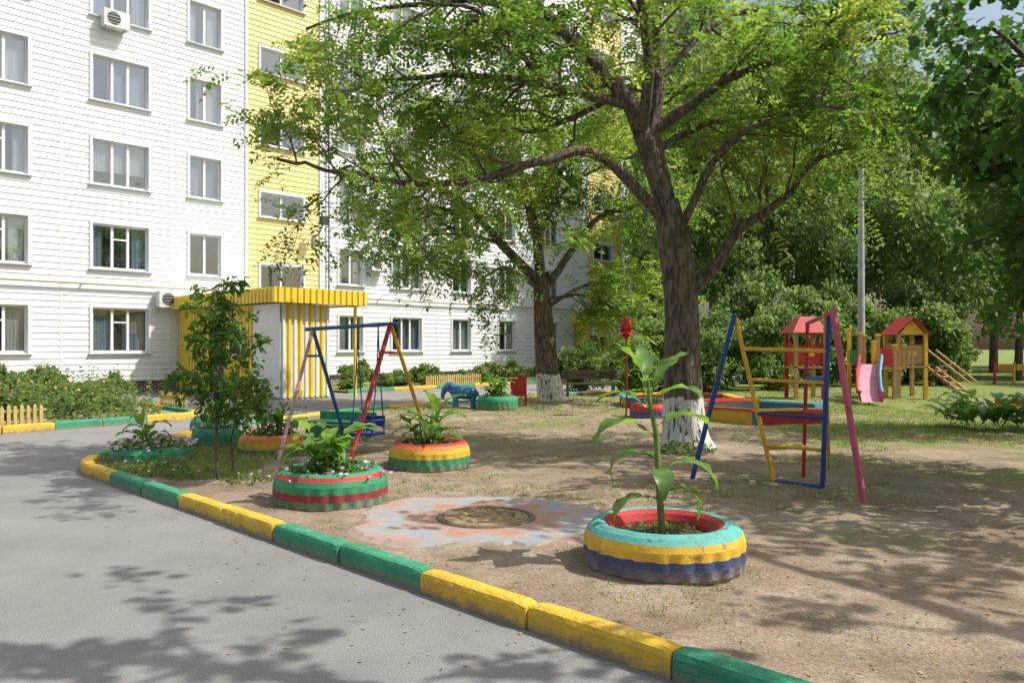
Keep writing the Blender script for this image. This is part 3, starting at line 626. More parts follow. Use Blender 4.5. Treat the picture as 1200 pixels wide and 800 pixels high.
def kerb(name,pts,blk,cols,w=.15,h=.145,phase=0,z=0):
    mb=MB(); pts=[np.array(p,float) for p in pts]; seg=[np.linalg.norm(pts[i+1]-pts[i]) for i in range(len(pts)-1)]; cum=[0]+list(np.cumsum(seg)); T=cum[-1]
    def at(s):
        s=min(max(s,0),T)
        for i in range(len(seg)):
            if s<=cum[i+1]+1e-9:
                u=(pts[i+1]-pts[i])/seg[i]; return pts[i]+u*(s-cum[i]),u
    n=int(T/blk)
    for k in range(n):
        s0,s1=k*blk+.005,(k+1)*blk-.005; m_=cols[((k+phase)//2)%len(cols)]
        j=random.uniform(-.008,.006); jo=random.uniform(-.008,.008); yw=random.uniform(-.010,.010)
        nsub=12; rings=[]
        for q in range(nsub+1):
            p_,u=at(s0+(s1-s0)*q/nsub); nn=np.array([u[1],-u[0]])
            e=.012*random.uniform(.7,1.5) if q in(0,nsub) else 0
            jw=jo+yw*(q/nsub-.5)
            ch=lambda: random.uniform(-.002,.002)
            pr=[(0+e*.5,0),(0+e*.5+ch(),h-.035-e),(.012+e*.5+ch(),h-.010-e+ch()),(.035,h-e+ch()),(w-.035,h-e+ch()),(w-.010-e*.5+ch(),h-.010-e+ch()),(w-e*.5+ch(),h-.035-e),(w-e*.5,0)]
            rings.append([(p_[0]+nn[0]*(o+jw),p_[1]+nn[1]*(o+jw),z+zz+(j if zz>0 else 0)) for o,zz in pr])
        vs=[v for r_ in rings for v in r_]; m8=8; fs=[]
        for q in range(nsub):
            for a in range(7): fs.append((q*m8+a,q*m8+a+1,(q+1)*m8+a+1,(q+1)*m8+a))
        fs.append(tuple(range(8))); fs.append(tuple(range(nsub*m8,nsub*m8+8))[::-1])
        mb.add(vs,fs,m_)
    return mb.build(name)
u_=np.array([-.7071,.7071]); s_need=np.linalg.norm(np.array([.76,3.82])-K0); blk=.965; nb=math.floor(s_need/blk); start=K0+u_*(s_need-nb*blk)
cols=['k_yellow','k_green']; ph=(4-(nb%4))%4
kerb('kerb',[start]+outline[1:9],blk,cols,phase=ph)
Bk=[(-9.4-.689*9,14.6-.7247*9),(-9.4,14.6),(-7.3,17.3),(-7.15,17.9),(-7.6,18.5),(-13.2,24.6)]
kerb('flower_bed_kerb',Bk,.9,['k_green','k_yellow'],h=.16,phase=1)
bed=MB(); bed.add([(Bk[0][0]+.02,Bk[0][1]+.1,.07),(Bk[1][0]-.02,Bk[1][1]+.1,.07),(Bk[2][0]-.06,Bk[2][1]+.08,.07),(Bk[3][0]-.1,Bk[3][1],.07),(Bk[4][0]-.1,Bk[4][1]-.05,.07),(-13.3,24.5,.07),(-15.4,24.65,.07),tuple(FP(-9,.0,.07))],[(0,1,2,3,4,5,6,7)],'soil'); bed.build('flower_bed')
b2=MB(); b2.add([FP(8.7,0,.06),FP(27,0,.06),FP(27,5.2,.06),FP(8.7,5.2,.06)],[(0,1,2,3)],'far_grass'); b2.add([FP(31,0,.06),FP(52,0,.06),FP(52,6,.06),FP(31,6,.06)],[(0,1,2,3)],'far_grass'); b2.build('flower_bed')
kerb('flower_bed_kerb',[tuple(FP(8.6,5.35,0))[:2],tuple(FP(27,5.35,0))[:2]],1.,['k_green','k_yellow'],h=.15)
def put(name,me,x,y,z,s,rz,sz=None):
    ob=bpy.data.objects.new(name,me); COL.objects.link(ob); ob.location=(x,y,z); ob.scale=(s,s,sz or s); ob.rotation_euler=(0,0,rz); return ob
k=0
for t,o,s in [(-6,9.6,.8),(-5,8.9,1.0),(-4.3,9.9,.6),(-3.6,9.2,.7),(-2.4,9.2,.8),(-1.8,8.2,.9),(-1.4,9.5,.5),(-.6,7.6,.9),(-.1,8.2,.7),(.1,6.8,.9),(-3.6,7.8,1.1),(-2.2,6.8,1.1),(-5,7,1.2),(-.6,5.8,1.1),(-6.5,7.6,1.2),(.2,5,1.0),(1.5,3.2,1.1),(2.4,1.5,1.1),(-1.5,4.5,1.2),(0,3,1.2),
              (9.4,4.4,.8),(10.2,3.6,1.1),(11.2,4.3,.9),(12.2,3.6,1.1),(13.2,4.2,.8),(14.2,3.4,1.2),(15.4,4.1,.9),(16.6,3.6,1.2),(17.8,4.2,1.0),(19,3.4,1.3),(20.4,4,1.1),(21.8,3.6,1.4),(23.2,4.2,1.2),(24.8,3.8,1.6),(11.5,2,1.3),(15,2,1.3),(19.5,1.8,1.5)]:
    p=FP(t,o,.05); put('shrub',shm[k%4],p.x,p.y,.04,s,k*1.3,s*random.uniform(.7,1.25)); k+=1
for x,y,s,sz in [(3.9,25.5,.85,.95),(5.0,27.5,1.,1.0),(7.4,29,1.1,1.3),(9,27.5,1.,1.2),(2.7,29,.8,.8),(11,30,1.2,1.5),(14,31,1.2,1.5),(17,32,1.2,1.3),(13.,33,1.3,1.9),(10,33,1.3,1.9),(6.5,33,1.4,1.8),(17,34,1.4,1.7),(6.2,26.5,.9,1.1)]:
    put('lilac_bush',bigm[k%2],x,y,.0,s,k*1.1,sz); k+=1
nF=420; tt=np.concatenate([rng.uniform(-7,.2,nF//2),rng.uniform(9,25,nF//2)]); oo=np.concatenate([rng.uniform(6,10.3,nF//2),rng.uniform(3,5,nF//2)])
P=np.stack([P0[0]+dv[0]*tt+nv[0]*oo,P0[1]+dv[1]*tt+nv[1]*oo,rng.uniform(.25,.9,nF)],1)
leafobj('bed_flowers',P,rng.normal(0,1,(nF,3)),rng.normal(0,.5,(nF,3))+np.array([0,-1,.7]),rng.uniform(.04,.07,nF),WB,'petal_mixed')
nT=520; ti=rng.uniform(-7,.3,nT); oi=rng.uniform(7,10.8,nT); hT=rng.uniform(.3,1.15,nT)
Pw=[];Dw=[];Sw=[]
for q in range(12):
    f=(q+.5)/12; a=rng.uniform(0,6.28,nT)
    Pw.append(np.stack([P0[0]+dv[0]*ti+nv[0]*oi,P0[1]+dv[1]*ti+nv[1]*oi,.07+hT*f],1)); Dw.append(np.stack([np.cos(a),np.sin(a),.5+0*a],1)); Sw.append((.16-.08*f)*rng.uniform(.7,1.2,nT))
Pw=np.concatenate(Pw);Dw=np.concatenate(Dw);Sw=np.concatenate(Sw)
leafobj('tall_weeds',Pw,Dw,rng.normal(0,.4,Pw.shape)+np.array([0,0,1]),Sw,DIAMOND,'leaf_shrub')
def picket(name,A,B,h,z=.06,mat='fence_wood',sp=.11):
    A=Vector((A[0],A[1],0));B=Vector((B[0],B[1],0)); Lg=(B-A).length; u=(B-A)/Lg; v_=Vector((-u.y,u.x,0)); mb=MB(); n=int(Lg/sp)
    for i in range(n+1):
        c=A+u*(i*sp); hh=h*random.uniform(.94,1.03); mb.box((c.x,c.y,z+hh/2),(.06,.02,hh),mat,(u,v_))
        a=c-u*.03; b_=c+u*.03; mb.add([(a.x,a.y,z+hh),(b_.x,b_.y,z+hh),(c.x,c.y,z+hh+.05)],[(0,1,2)],mat)
    for zz in (.3,.8): c=(A+B)/2+v_*.022; mb.box((c.x,c.y,z+h*zz),(Lg,.02,.04),mat,(u,v_))
    mb.build(name,(A.x,A.y,z))
picket('picket_fence',(-12.7,11.7),(-9.05,15.5),.40); picket('picket_fence',(-8.9,20.2),(-7.75,18.95),.4)
picket('picket_fence',tuple(FP(12.6,4.9,0))[:2],tuple(FP(15.5,4.9,0))[:2],.42)

def tufts(n,xr,yr,th,hh):
    x=rng.uniform(*xr,n*4); y=rng.uniform(*yr,n*4); sd=sdist(x,y); keep=[]
    for i in range(len(x)):
        v_=noise.noise(Vector((x[i]*.55,y[i]*.55,9)))+.5*noise.noise(Vector((x[i]*2.2,y[i]*2.2,5)))+min((y[i]-8)/30,.25)
        if sd[i]>.2 and v_>th: keep.append(i)
        if len(keep)>=n: break
    x=x[keep];y=y[keep]; z=np.array([gz(a,b_) for a,b_ in zip(x,y)])
    P=[];D=[];S=[]
    for k in range(5):
        P.append(np.stack([x+rng.normal(0,.02,len(x)),y+rng.normal(0,.02,len(x)),z-.005],1)); D.append(rng.normal(0,.5,(len(x),3))*np.array([1,1,0])+np.array([0,0,1])); S.append(rng.uniform(hh[0],hh[1],len(x)))
    return np.concatenate(P),np.concatenate(D),np.concatenate(S)
BL=[(-.06,0,0),(.06,0,0),(.03,.6,.06),(0,1,.2)]
TT=[tufts(7000,(-6,12),(8,20),.14,(.02,.06)),tufts(6000,(-5,16),(18,30),.0,(.03,.08)),tufts(2600,(-4,10),(3,9),.22,(.02,.055)),tufts(9000,(5,14),(11.5,21),-.16,(.03,.08)),tufts(3500,(-5.7,-2.6),(9.2,13),-.2,(.04,.10))]
P=np.concatenate([a[0] for a in TT]);D=np.concatenate([a[1] for a in TT]);S=np.concatenate([a[2] for a in TT])
leafobj('grass',P,D,rng.normal(0,1,P.shape),S,BL,'grass')
n=9500; x=rng.uniform(-6,9,n); y=2+13*rng.random(n)**1.2; sd=sdist(x,y); kp=(sd>.17)|((sd<-.01)&(sd>-.01-rng.exponential(.6,n))); x=x[kp];y=y[kp]
z=np.array([max(gz(a,b_),0)+.008 for a,b_ in zip(x,y)]); z=np.where(sdist(x,y)<0,.007,z)
P=np.stack([x,y,z],1); D=rng.normal(0,1,P.shape)*np.array([1,1,.12]); NN=np.array([0,0,1.])+rng.normal(0,.2,P.shape)
leafobj('fallen_leaves',P,D,NN,rng.uniform(.012,.038,len(x)),DIAMOND,'litter')

# ------------------------------------------------------------ tyre planters
def tyre(name,x,y,Rr,h,bands,n=120):
    z=gz(x,y)-.02
    prof=[(.93,0),(.985,.12),(1.0,.3),(1.0,.5),(.985,.68),(.955,.82),(.90,.93),(.82,1.0),(.74,.98),(.67,.90),(.63,.75),(.61,.5)]
    prof=[(r*Rr,zz*h) for r,zz in prof]
    bands=['t_'+b_[2:] if b_.startswith('p_') else b_ for b_ in bands]
    bd=bands+['planter_soil']*(11-len(bands))
    mb=MB(); ph=random.random()*6
    def fn(i,r,a):
        kk=int(a/(2*math.pi)*n+.5)
        if 1<=i<=3: r+=(-.030 if (kk+(i>=2)*2)%5<2 else 0)*Rr
        return r*(1+.008*math.sin(3*a+ph)+.005*math.sin(7*a+2*ph))
    mb.lathe(prof,bd,(x,y,z),n,fn)
    rr=.62*Rr; vs=[(x,y,z+h*.78)]+[(x+rr*math.cos(a*math.pi/12),y+rr*math.sin(a*math.pi/12),z+h*.66) for a in range(24)]
    mb.add(vs,[(0,1+i,1+(i+1)%24) for i in range(24)],'planter_soil',True)
    return mb,(x,y,z+h*.7)
def bleaf(mb,base,az,L,W,elev,droop,mat='leaf_broad',pet=.12):
    p=Vector(base); e=elev; pts=[]; n=10; ds=(L+pet)/n; dirs=[]
    for i in range(n+1):
        d=Vector((math.cos(az)*math.cos(e),math.sin(az)*math.cos(e),math.sin(e))); pts.append(p.copy()); dirs.append(d); p=p+d*ds; e-=droop/n*(1+i*.12)
    side=Vector((-math.sin(az),math.cos(az),0)); vs=[]
    for i in range(n+1):
        s=max(0,(i*ds-pet)/L); w=W*.5*(math.sin(math.pi*min(1,s**.72)) if s>0 else 0)+.004; nn=side.cross(dirs[i])
        if nn.z<0: nn=-nn
        rp=.014*math.sin(i*2.1+az*3)
        vs+= [pts[i]+side*w+nn*(w*.28+rp),pts[i],pts[i]-side*w+nn*(w*.28-rp)]
    fs=[]
    for i in range(n): a=i*3; fs+=[(a,a+1,a+4,a+3),(a+1,a+2,a+5,a+4)]
    mb.add(vs,fs,mat,True)
def weeds(cx,cy,cz,r,n,hh,ls,flow=None,par=None):
    a=rng.uniform(0,6.28,n); q=r*np.sqrt(rng.random(n)); P=np.stack([cx+q*np.cos(a),cy+q*np.sin(a),cz+rng.random(n)**1.3*hh*(1.1-q/r*.7)],1)
    leafobj('small_foliage',P,rng.normal(0,1,(n,3))+np.array([0,0,.4]),rng.normal(0,.6,(n,3))+np.array([0,0,1]),ls*rng.uniform(.6,1.3,n),WB,'leaf_shrub',par)
    if flow:
        m_=n//flow[1]; a=rng.uniform(0,6.28,m_); q=r*np.sqrt(rng.random(m_))*1.15
        P=np.stack([cx+q*np.cos(a),cy+q*np.sin(a),cz+hh*(1.05-q/r*.5)*rng.uniform(.5,1.1,m_)],1)
        for sft in (0,1.57):
            leafobj('blossoms',P,np.stack([np.cos(a+sft),np.sin(a+sft),0*a+.2],1),np.array([0,-.8,.7])+rng.normal(0,.3,(m_,3)),flow[2]*np.ones(m_),WB,flow[0],par)
def planter(x,y,Rr,h,bands,plant):
    par=empty('tyre_planter',(x,y,gz(x,y))); mb,c=tyre('tyre',x,y,Rr,h,bands); mb.build('tyre',(x,y,gz(x,y)),par)
    if plant: plant(c,par)
def plant1(c,par):
    mb=MB(); x,y,z=c
    stp=[(x-.01,y,z),(x-.03,y,z+.3),(x-.05,y+.01,z+.7),(x-.10,y,1.22),(x-.11,y,1.36)]
    mb.tube(stp,[.026,.024,.020,.015,.010],'stem',n=8)
    for (zz,az,L_,W_,el,dr) in [(.52,3.3,.36,.16,.35,1.5),(.56,.05,.34,.17,.5,1.9),(.72,-.2,.40,.19,.6,1.5),(.80,3.0,.36,.16,.55,1.8),(.96,3.45,.46,.20,.75,1.5),(1.02,.35,.42,.18,.6,1.1),(1.12,2.7,.36,.15,.9,1.2),(1.18,-.5,.36,.15,.95,1.5),(1.26,.5,.36,.15,1.05,.6),(1.3,1.7,.30,.12,1.2,.6),(1.3,3.4,.3,.12,1.2,.5),(.7,-1.6,.3,.13,.6,1.8)]:
        s=(zz-z)/(1.36-z); bx=x-.01-.10*s**1.3; bleaf(mb,(bx,y,zz),az,L_,W_,el,dr)
    mb.build('canna_plant',(x,y,z),par); weeds(x,y,z-.02,.32,300,.06,.04,None,par)
planter(1.07,5.62,.565,.32,['p_purple','p_purple','p_purple','p_yellow','p_yellow','p_turq','p_turq','p_turq','p_red','p_red','p_red'],plant1)
def cannas(nl,hh,Lr,Wr,flow=None,wn=500,wh=.2,r=.34):
    def f(c,par):
        mb=MB(); x,y,z=c
        for i in range(nl):
            a=random.uniform(0,6.28); q=random.uniform(0,.18); bx,by=x+q*math.cos(a),y+q*math.sin(a); tz=z+random.uniform(.3,1)*hh
            mb.tube([(bx,by,z-.02),(bx+.02*math.cos(a),by+.02*math.sin(a),(z+tz)/2),(bx+.05*math.cos(a),by+.05*math.sin(a),tz)],[.014,.012,.008],'stem',n=6)
            for k in range(3):
                bleaf(mb,(bx+.04*math.cos(a),by+.04*math.sin(a),tz-.07*k),a+random.uniform(-1.3,1.3)+k*2.1,random.uniform(*Lr),random.uniform(*Wr),random.uniform(.55,1.3),random.uniform(.6,1.7))
        mb.build('canna_plant',(x,y,z),par); weeds(x,y,z-.02,r,wn,wh,.055,flow,par)
    return f
planter(-1.79,7.9,.56,.36,['p_green','p_green','p_maroon','p_green','p_green','p_red','p_green','p_green','p_green','p_green','p_green'],cannas(10,.44,(.26,.42),(.13,.19),('petal_lilac',20,.045),1000,.22,.5))
planter(-1.05,10.1,.515,.36,['p_green','p_green','p_green','p_yellow','p_yellow','p_orange','p_red','p_red','p_maroon','p_maroon','p_maroon'],cannas(10,.50,(.26,.40),(.10,.15),None,600,.18))
planter(-4.88,10.8,.53,.22,['p_green']*8+['p_green']*3,cannas(3,.35,(.25,.40),(.12,.17),('petal_lilac',9,.045),1000,.26,.5))
planter(-3.5,11.6,.46,.28,['p_green','p_green','p_yellow','p_yellow','p_orange','p_orange','p_orange','p_red','p_red','p_red','p_red'],cannas(9,.42,(.26,.38),(.12,.17),('petal_lilac',18,.045),500,.25))
planter(-4.57,12.3,.36,.30,['p_green']*9,cannas(5,.35,(.2,.3),(.08,.12),('petal_lilac',14,.05),400,.25))
planter(-.35,19.4,.5,.34,['p_green']*9,cannas(10,.42,(.3,.42),(.15,.2),None,500,.3))
planter(-5.3,14.2,.42,.30,['p_green']*9,cannas(5,.3,(.2,.3),(.1,.14),('petal_lilac',14,.05),500,.3))
planter(3.0,17.2,.45,.32,['p_blue','p_blue','p_blue','p_red','p_red','p_red','p_red','p_red','p_red','p_red','p_red'],cannas(3,.5,(.3,.4),(.12,.16),None,300,.2))
bc=empty('canna_clump',(9.0,14.6,.05)); mb=MB()
for i in range(40):
    bx,by=9.2+random.uniform(-1.0,1.0),14.6+random.uniform(-.5,.5)
    for k in range(3): bleaf(mb,(bx,by,.14+.22*k*random.random()),random.uniform(0,6.28),random.uniform(.35,.55),random.uniform(.18,.26),random.uniform(.7,1.3),random.uniform(.7,1.4))
mb.build('leaves',(9,14.6,.05),bc)
tf=empty('foot_weeds',(2.3,11.2,.1)); weeds(2.45,11.25,.08,.40,420,.20,.06,None,tf)
rb=empty('low_perennials',(-1.9,9,.08))
for (x,y,r_,n_) in ((-4.6,9.9,.45,260),(-4.0,9.6,.35,160),(-3.0,9.0,.3,120),(-2.9,12.6,.6,300),(.5,23.5,.8,500)): weeds(x,y,gz(x,y),r_,n_,.11,.05,('petal_lilac',30,.035),rb)

# ------------------------------------------------------------ swing set
sw=empty('swing_set',(-2.4,11.6,.06)); s=MB(); z0=.04
LA=Vector((-3.0,12.0,1.86)); RA=Vector((-1.74,11.4,1.93))
def bar(a,b_,m_,r=.028,n=10): s.tube([a,b_],r,m_,n=n)
bar((-3.16,10.75,z0),LA,'p_lpink',.026); bar((-2.75,13.2,z0),LA,'p_lblue',.03); bar((-2.08,10.1,z0),RA,'p_red',.034); bar((-1.30,12.6,z0),RA,'p_yellow',.03)
bar(LA+Vector((-.12,.05,0)),RA+Vector((.12,-.05,0)),'p_lblue',.03)
bar(Vector((-3.16,10.75,z0)).lerp(LA,.78),Vector((-2.75,13.2,z0)).lerp(LA,.78),'p_lblue',.02); bar(Vector((-2.08,10.1,z0)).lerp(RA,.78),Vector((-1.30,12.6,z0)).lerp(RA,.78),'p_red',.02)
ud=(RA-LA); ud.z=0; ud.normalize(); pd=Vector((-ud.y,ud.x,0))
def seat(f,m_,sz,w):
    c=LA.lerp(RA,f)
    for q in (-w/2,w/2):
        t_=c+ud*q
        for rr in (-.15,.15):
            s.tube([t_,(t_+pd*rr*.2+Vector((0,0,-.6))),(t_+pd*rr)-Vector((0,0,t_.z-sz))],.009,'p_blue',n=6)
    b0=Vector((c.x,c.y,sz)); s.box(b0,(w,.34,.04),m_,(ud,pd)); s.box(b0+pd*.16+Vector((0,0,.17)),(w,.03,.16),m_,(ud,pd))
    s.tube([b0-pd*.17+ud*(-w/2)+Vector((0,0,.2)),b0-pd*.17+ud*(w/2)+Vector((0,0,.2))],.014,m_,n=6)
    for q in (-w/2,w/2): s.tube([b0-pd*.16+ud*q+Vector((0,0,.2)),b0+pd*.16+ud*q+Vector((0,0,.2))],.012,m_,n=6); s.tube([b0-pd*.16+ud*q,b0-pd*.16+ud*q+Vector((0,0,.2))],.012,m_,n=6)
seat(.72,'p_blue',.34,.36)
s.build('frame_and_seat',(-2.4,11.6,.06),sw)
be=empty('green_bench',(-2.9,13.4,.06)); s=MB(); ax=(Vector((.94,-.34,0)),Vector((.34,.94,0)))
s.box((-2.90,13.4,.33),(1.1,.40,.05),'p_green',ax); s.box((-2.80,13.62,.42),(1.1,.04,.14),'p_green',ax); s.box((-2.97,13.20,.19),(1.05,.03,.22),'p_green',ax)
for q in (-.46,.46):
    for r_ in (-.13,.15): p=Vector((-2.90,13.4,.16))+ax[0]*q+ax[1]*r_; s.box(p,(.06,.06,.30),'p_green',ax)
s.build('bench',(-2.9,13.4,.06),be)

# ------------------------------------------------------------ climbing frame
cf=empty('climbing_frame',(2.9,8.8,.06)); s=MB()
AL=Vector((2.50,8.95,1.96)); AR=Vector((3.30,8.2,1.99)); z0=.04
bl=Vector((2.06,9.15,z0)); yl=Vector((2.96,8.98,z0)); pk=Vector((3.47,7.85,z0)); br_=Vector((3.36,8.62,z0))
AR2=Vector((3.36,8.45,1.93))
bar(bl,AL,'p_blue',.03); bar(yl,AL+Vector((.02,.03,-.04)),'p_yellow',.027); bar(pk,AR,'p_pink',.034); bar(br_,AR2,'p_blue',.028)
yb=Vector((3.98,10.0,z0)); rb_=Vector((3.42,9.35,z0))
bar(yb,Vector((3.34,8.5,1.95)),'p_yellow',.022); bar(rb_,Vector((3.34,9.0,1.86)),'p_red',.022)
bar(AR+Vector((0,0,-.03)),AR2+Vector((0,.12,0)),'p_pink',.025); bar(AR2+Vector((0,.1,0)),Vector((3.34,9.02,1.86)),'p_pink',.022)
def lad(f,m_,r=.02): bar(yl.lerp(AL,f),br_.lerp(AR2,f),m_,r)
lad(.80,'p_yellow',.024); lad(.62,'p_yellow'); lad(.42,'p_blue'); lad(.235,'p_yellow'); lad(.02,'p_blue',.026)
bar(rb_.lerp(Vector((3.34,9.0,1.86)),.45),br_.lerp(AR2,.45),'p_red'); bar(rb_.lerp(Vector((3.34,9.0,1.86)),.22),yl.lerp(AL,.22),'p_yellow'); bar(br_.lerp(AR2,.25),yb.lerp(Vector((3.34,8.5,1.95)),.25),'p_blue',.016)
bar(rb_.lerp(Vector((3.34,9.0,1.86)),.65),br_.lerp(AR2,.65),'p_lblue')
s.build('frame',(2.9,8.8,.06),cf)

# ------------------------------------------------------------ manhole with painted ground around it
mh=empty('manhole_cover',(-.23,7.0,.08)); s=MB()
out=[]; nS=96
for i in range(nS):
    a=2*math.pi*i/nS; ex=1/max(abs(math.cos(a)),abs(math.sin(a))); rr=min(ex,1.14)*(1+.09*noise.noise(Vector((math.cos(a)*2.5,math.sin(a)*2.5,1)))+.07*noise.noise(Vector((math.cos(a)*9,math.sin(a)*9,4)))+.04*noise.noise(Vector((math.cos(a)*25,math.sin(a)*25,4))))
    out.append((-.27+1.02*rr*math.cos(a),7.05+.90*rr*math.sin(a)))
s.add([(x,y,.100) for x,y in out]+[(x+(x+.27)*.09,y+(y-7.02)*.09,.06) for x,y in out],[tuple(range(nS))]+[(i,(i+1)%nS,nS+(i+1)%nS,nS+i) for i in range(nS)],'painted_slab')
s.build('painted_slab',(-.23,7.0,.100),mh)
s=MB(); pr=[(.44,.098),(.43,.113),(.39,.114),(.385,.104),(.37,.104),(.365,.110),(.26,.112),(.255,.107),(.24,.107),(.235,.112),(.0,.114)]
s.lathe(pr,['manhole_iron','manhole_iron','manhole_iron','manhole_iron','manhole_iron','lid_straw','manhole_iron','manhole_iron','manhole_iron','lid_straw'],(-.23,7.0,0),48)
for k_ in range(150):   # dry straw and twigs lying on the lid
    a=random.uniform(0,6.28); q=.36*math.sqrt(random.random()); b_=random.uniform(0,6.28); l_=random.uniform(.015,.05)
    s.box((-.23+q*math.cos(a),7+q*math.sin(a),.118),(l_,.004,.004),random.choice(['lid_straw','fence_wood','manhole_iron']),(Vector((math.cos(b_),math.sin(b_),0)),Vector((-math.sin(b_),math.cos(b_),0))))
s.build('iron_lid',(-.23,7,.1),mh)

def ring(name,cx,cy,r,h,colsr,n=6,rot=.3):
    e=empty(name,(cx,cy,.06)); s=MB(); P=[Vector((cx+r*math.cos(rot+2*math.pi*i/n),cy+r*math.sin(rot+2*math.pi*i/n),0)) for i in range(n)]
    for i in range(n):
        a,b_=P[i],P[(i+1)%n]; u=(b_-a); Lg=u.length; u.normalize(); v_=Vector((-u.y,u.x,0)); c=(a+b_)/2
        s.box((c.x,c.y,.04+h/2),(Lg-.1,.05,h),colsr[i%len(colsr)],(u,v_)); s.box((c.x,c.y,.04+h+.02),(Lg-.02,.22,.04),colsr[(i+1)%len(colsr)],(u,v_))
        s.box((a.x,a.y,.04+h/2),(.09,.09,h+.02),colsr[(i+2)%len(colsr)],(u,v_))
    s.add([(cx,cy,.16)]+[(p.x,p.y,.12) for p in P],[(0,1+i,1+(i+1)%n) for i in range(n)],'sand')
    s.build('boards',(cx,cy,.06),e)
ring('sandbox',5.2,16.9,1.45,.30,['p_lblue','p_turq','p_red','p_yellow','p_red','p_yellow'],rot=.2)
ring('sandbox',4.3,20.5,1.6,.26,['p_lblue','p_red','p_yellow','p_skyblue'],rot=.5)

def tower(e,cx,cy,w,ph,rh,postm,roofm,panm,rt='gable'):
    s=MB(); h=w/2
    for i,(sx,sy) in enumerate(((-1,-1),(1,-1),(1,1),(-1,1))): s.box((cx+sx*h,cy+sy*h,rh/2+.03),(.10,.10,rh),postm[i%len(postm)])
    s.box((cx,cy,ph),(w+.1,w+.1,.06),'wood')
    for sx in (-1,1): s.box((cx+sx*h,cy,ph+.38),(.03,w-.12,.6),panm)
    s.box((cx,cy-h,ph+.36),(w-.12,.03,.55),panm); s.box((cx,cy-h-.02,ph+.40),(w*.3,.02,.16),'p_yellow')
    o=.14; z=rh; t=rh+w*.66
    a,b_,c,d=(cx-h-o,cy-h-o,z),(cx+h+o,cy-h-o,z),(cx+h+o,cy+h+o,z),(cx-h-o,cy+h+o,z)
    if rt=='gable':
        r1=(cx,cy-h-o,t); r2=(cx,cy+h+o,t); s.quad(a,r1,r2,d,roofm); s.quad(b_,c,r2,r1,roofm); s.add([(cx-h,cy-h,z),(cx+h,cy-h,z),(cx,cy-h,t-.1)],[(0,1,2)],'p_yellow'); s.add([(cx-h,cy+h,z),(cx+h,cy+h,z),(cx,cy+h,t-.1)],[(0,1,2)],'p_red')
    else:
        q=.22; T=[(cx-q,cy-q,t*.98),(cx+q,cy-q,t*.98),(cx+q,cy+q,t*.98),(cx-q,cy+q,t*.98)]
        for i,(m0,m1_) in enumerate(((a,b_),(b_,c),(c,d),(d,a))): s.quad(m0,m1_,T[(i+1)%4],T[i],roofm)
        s.add(T,[(0,1,2,3)],roofm)
    s.build('tower',(cx,cy,.05),e)
pg=empty('playground_castle',(10.3,23.2,.05))
tower(pg,8.6,23.4,.8,1.0,2.0,['wood','p_red'],'p_red','p_red','hip')
tower(pg,11.85,24.0,.8,1.0,1.95,['wood','p_yellow'],'p_red','wood')
s=MB()
for x,y,h_,m_ in ((10.05,23.0,1.95,'wood'),(10.6,23.1,1.9,'wood'),(10.6,24.0,1.9,'wood'),(10.2,24.1,2.1,'p_yellow'),(11.0,22.9,1.6,'wood'),(11.3,23.5,1.5,'p_green'),(10.35,22.8,1.7,'p_yellow')):
    s.box((x,y,h_/2),(.10,.10,h_),m_); s.box((x,y,h_+.04),(.13,.13,.07),'p_yellow')
s.box((10.9,23.6,.95),(1.1,.9,.05),'wood'); s.box((10.9,23.15,1.3),(.45,.04,.5),'p_red'); s.box((10.2,23.6,1.3),(.04,.8,.4),'p_green')
for q in range(5): s.box((11.15+q*.13,23.2,1.22),(.05,.03,.5),'wood')
for q in range(6): s.box((12.3+q*.10,23.0-q*.14,.9-q*.16),(.5,.2,.03),'wood',(Vector((.8,.6,0)),Vector((.6,-.8,0))))
for sg in (-.24,.24): s.tube([(12.2+sg*.8,23.15+sg*.6,1.0),(12.95+sg*.8,22.2+sg*.6,.06)],.04,'wood'); s.tube([(12.2+sg*.8,23.15+sg*.6,1.5),(12.9+sg*.8,22.3+sg*.6,.6)],.03,'wood')
sl=[(10.3,22.9,1.10),(10.2,22.65,1.08),(9.8,21.9,.66),(9.5,21.2,.30),(9.35,20.8,.18),(9.3,20.55,.17)]
side=Vector((.92,-.38,0)); vs=[]
for p in sl:
    p=Vector(p); vs+=[p-side*.29+Vector((0,0,.24)),p-side*.25,p+side*.25,p+side*.29+Vector((0,0,.24))]
n_=len(sl); s.add(vs,[(i*4+1,i*4+2,i*4+6,i*4+5) for i in range(n_-1)],'p_lpink'); s.add(vs,[(i*4,i*4+1,i*4+5,i*4+4) for i in range(n_-1)]+[(i*4+2,i*4+3,i*4+7,i*4+6) for i in range(n_-1)],'p_red')
for sg in (-1,1): s.tube([Vector(p)+side*.29*sg+Vector((0,0,.25)) for p in sl],.04,'p_skyblue' if sg>0 else 'p_red',n=6)
s.tube([(9.55,21.3,.05),(9.55,21.3,.3)],.03,'grey_metal')
s.build('slide_and_bridge',(10.3,23.2,.05),pg)
s=MB()
for i in range(20):
    x=20+i*.8; s.box((x,33,.5),(.08,.08,.9),['p_red','p_yellow','p_orange'][i%3])
    s.box((x+.4,33,.75),(.6,.05,.25),['p_orange','p_yellow','p_red'][i%3])
s.build('play_court_fence',(20,33,0))
s=MB(); s.tube([(11.4,26,0),(11.4,26,3),(11.4,26,7.6)],[.13,.11,.075],'grey_metal',n=12); s.tube([(11.4,26,0),(11.4,26,.5)],.16,'grey_metal',n=12); s.tube([(11.4,26,7.5),(11.0,25.8,7.9),(10.3,25.5,8.0)],.04,'grey_metal'); s.box((9.95,25.4,8.0),(.65,.25,.12),'grey_metal'); s.build('street_lamp',(11.4,26,0))

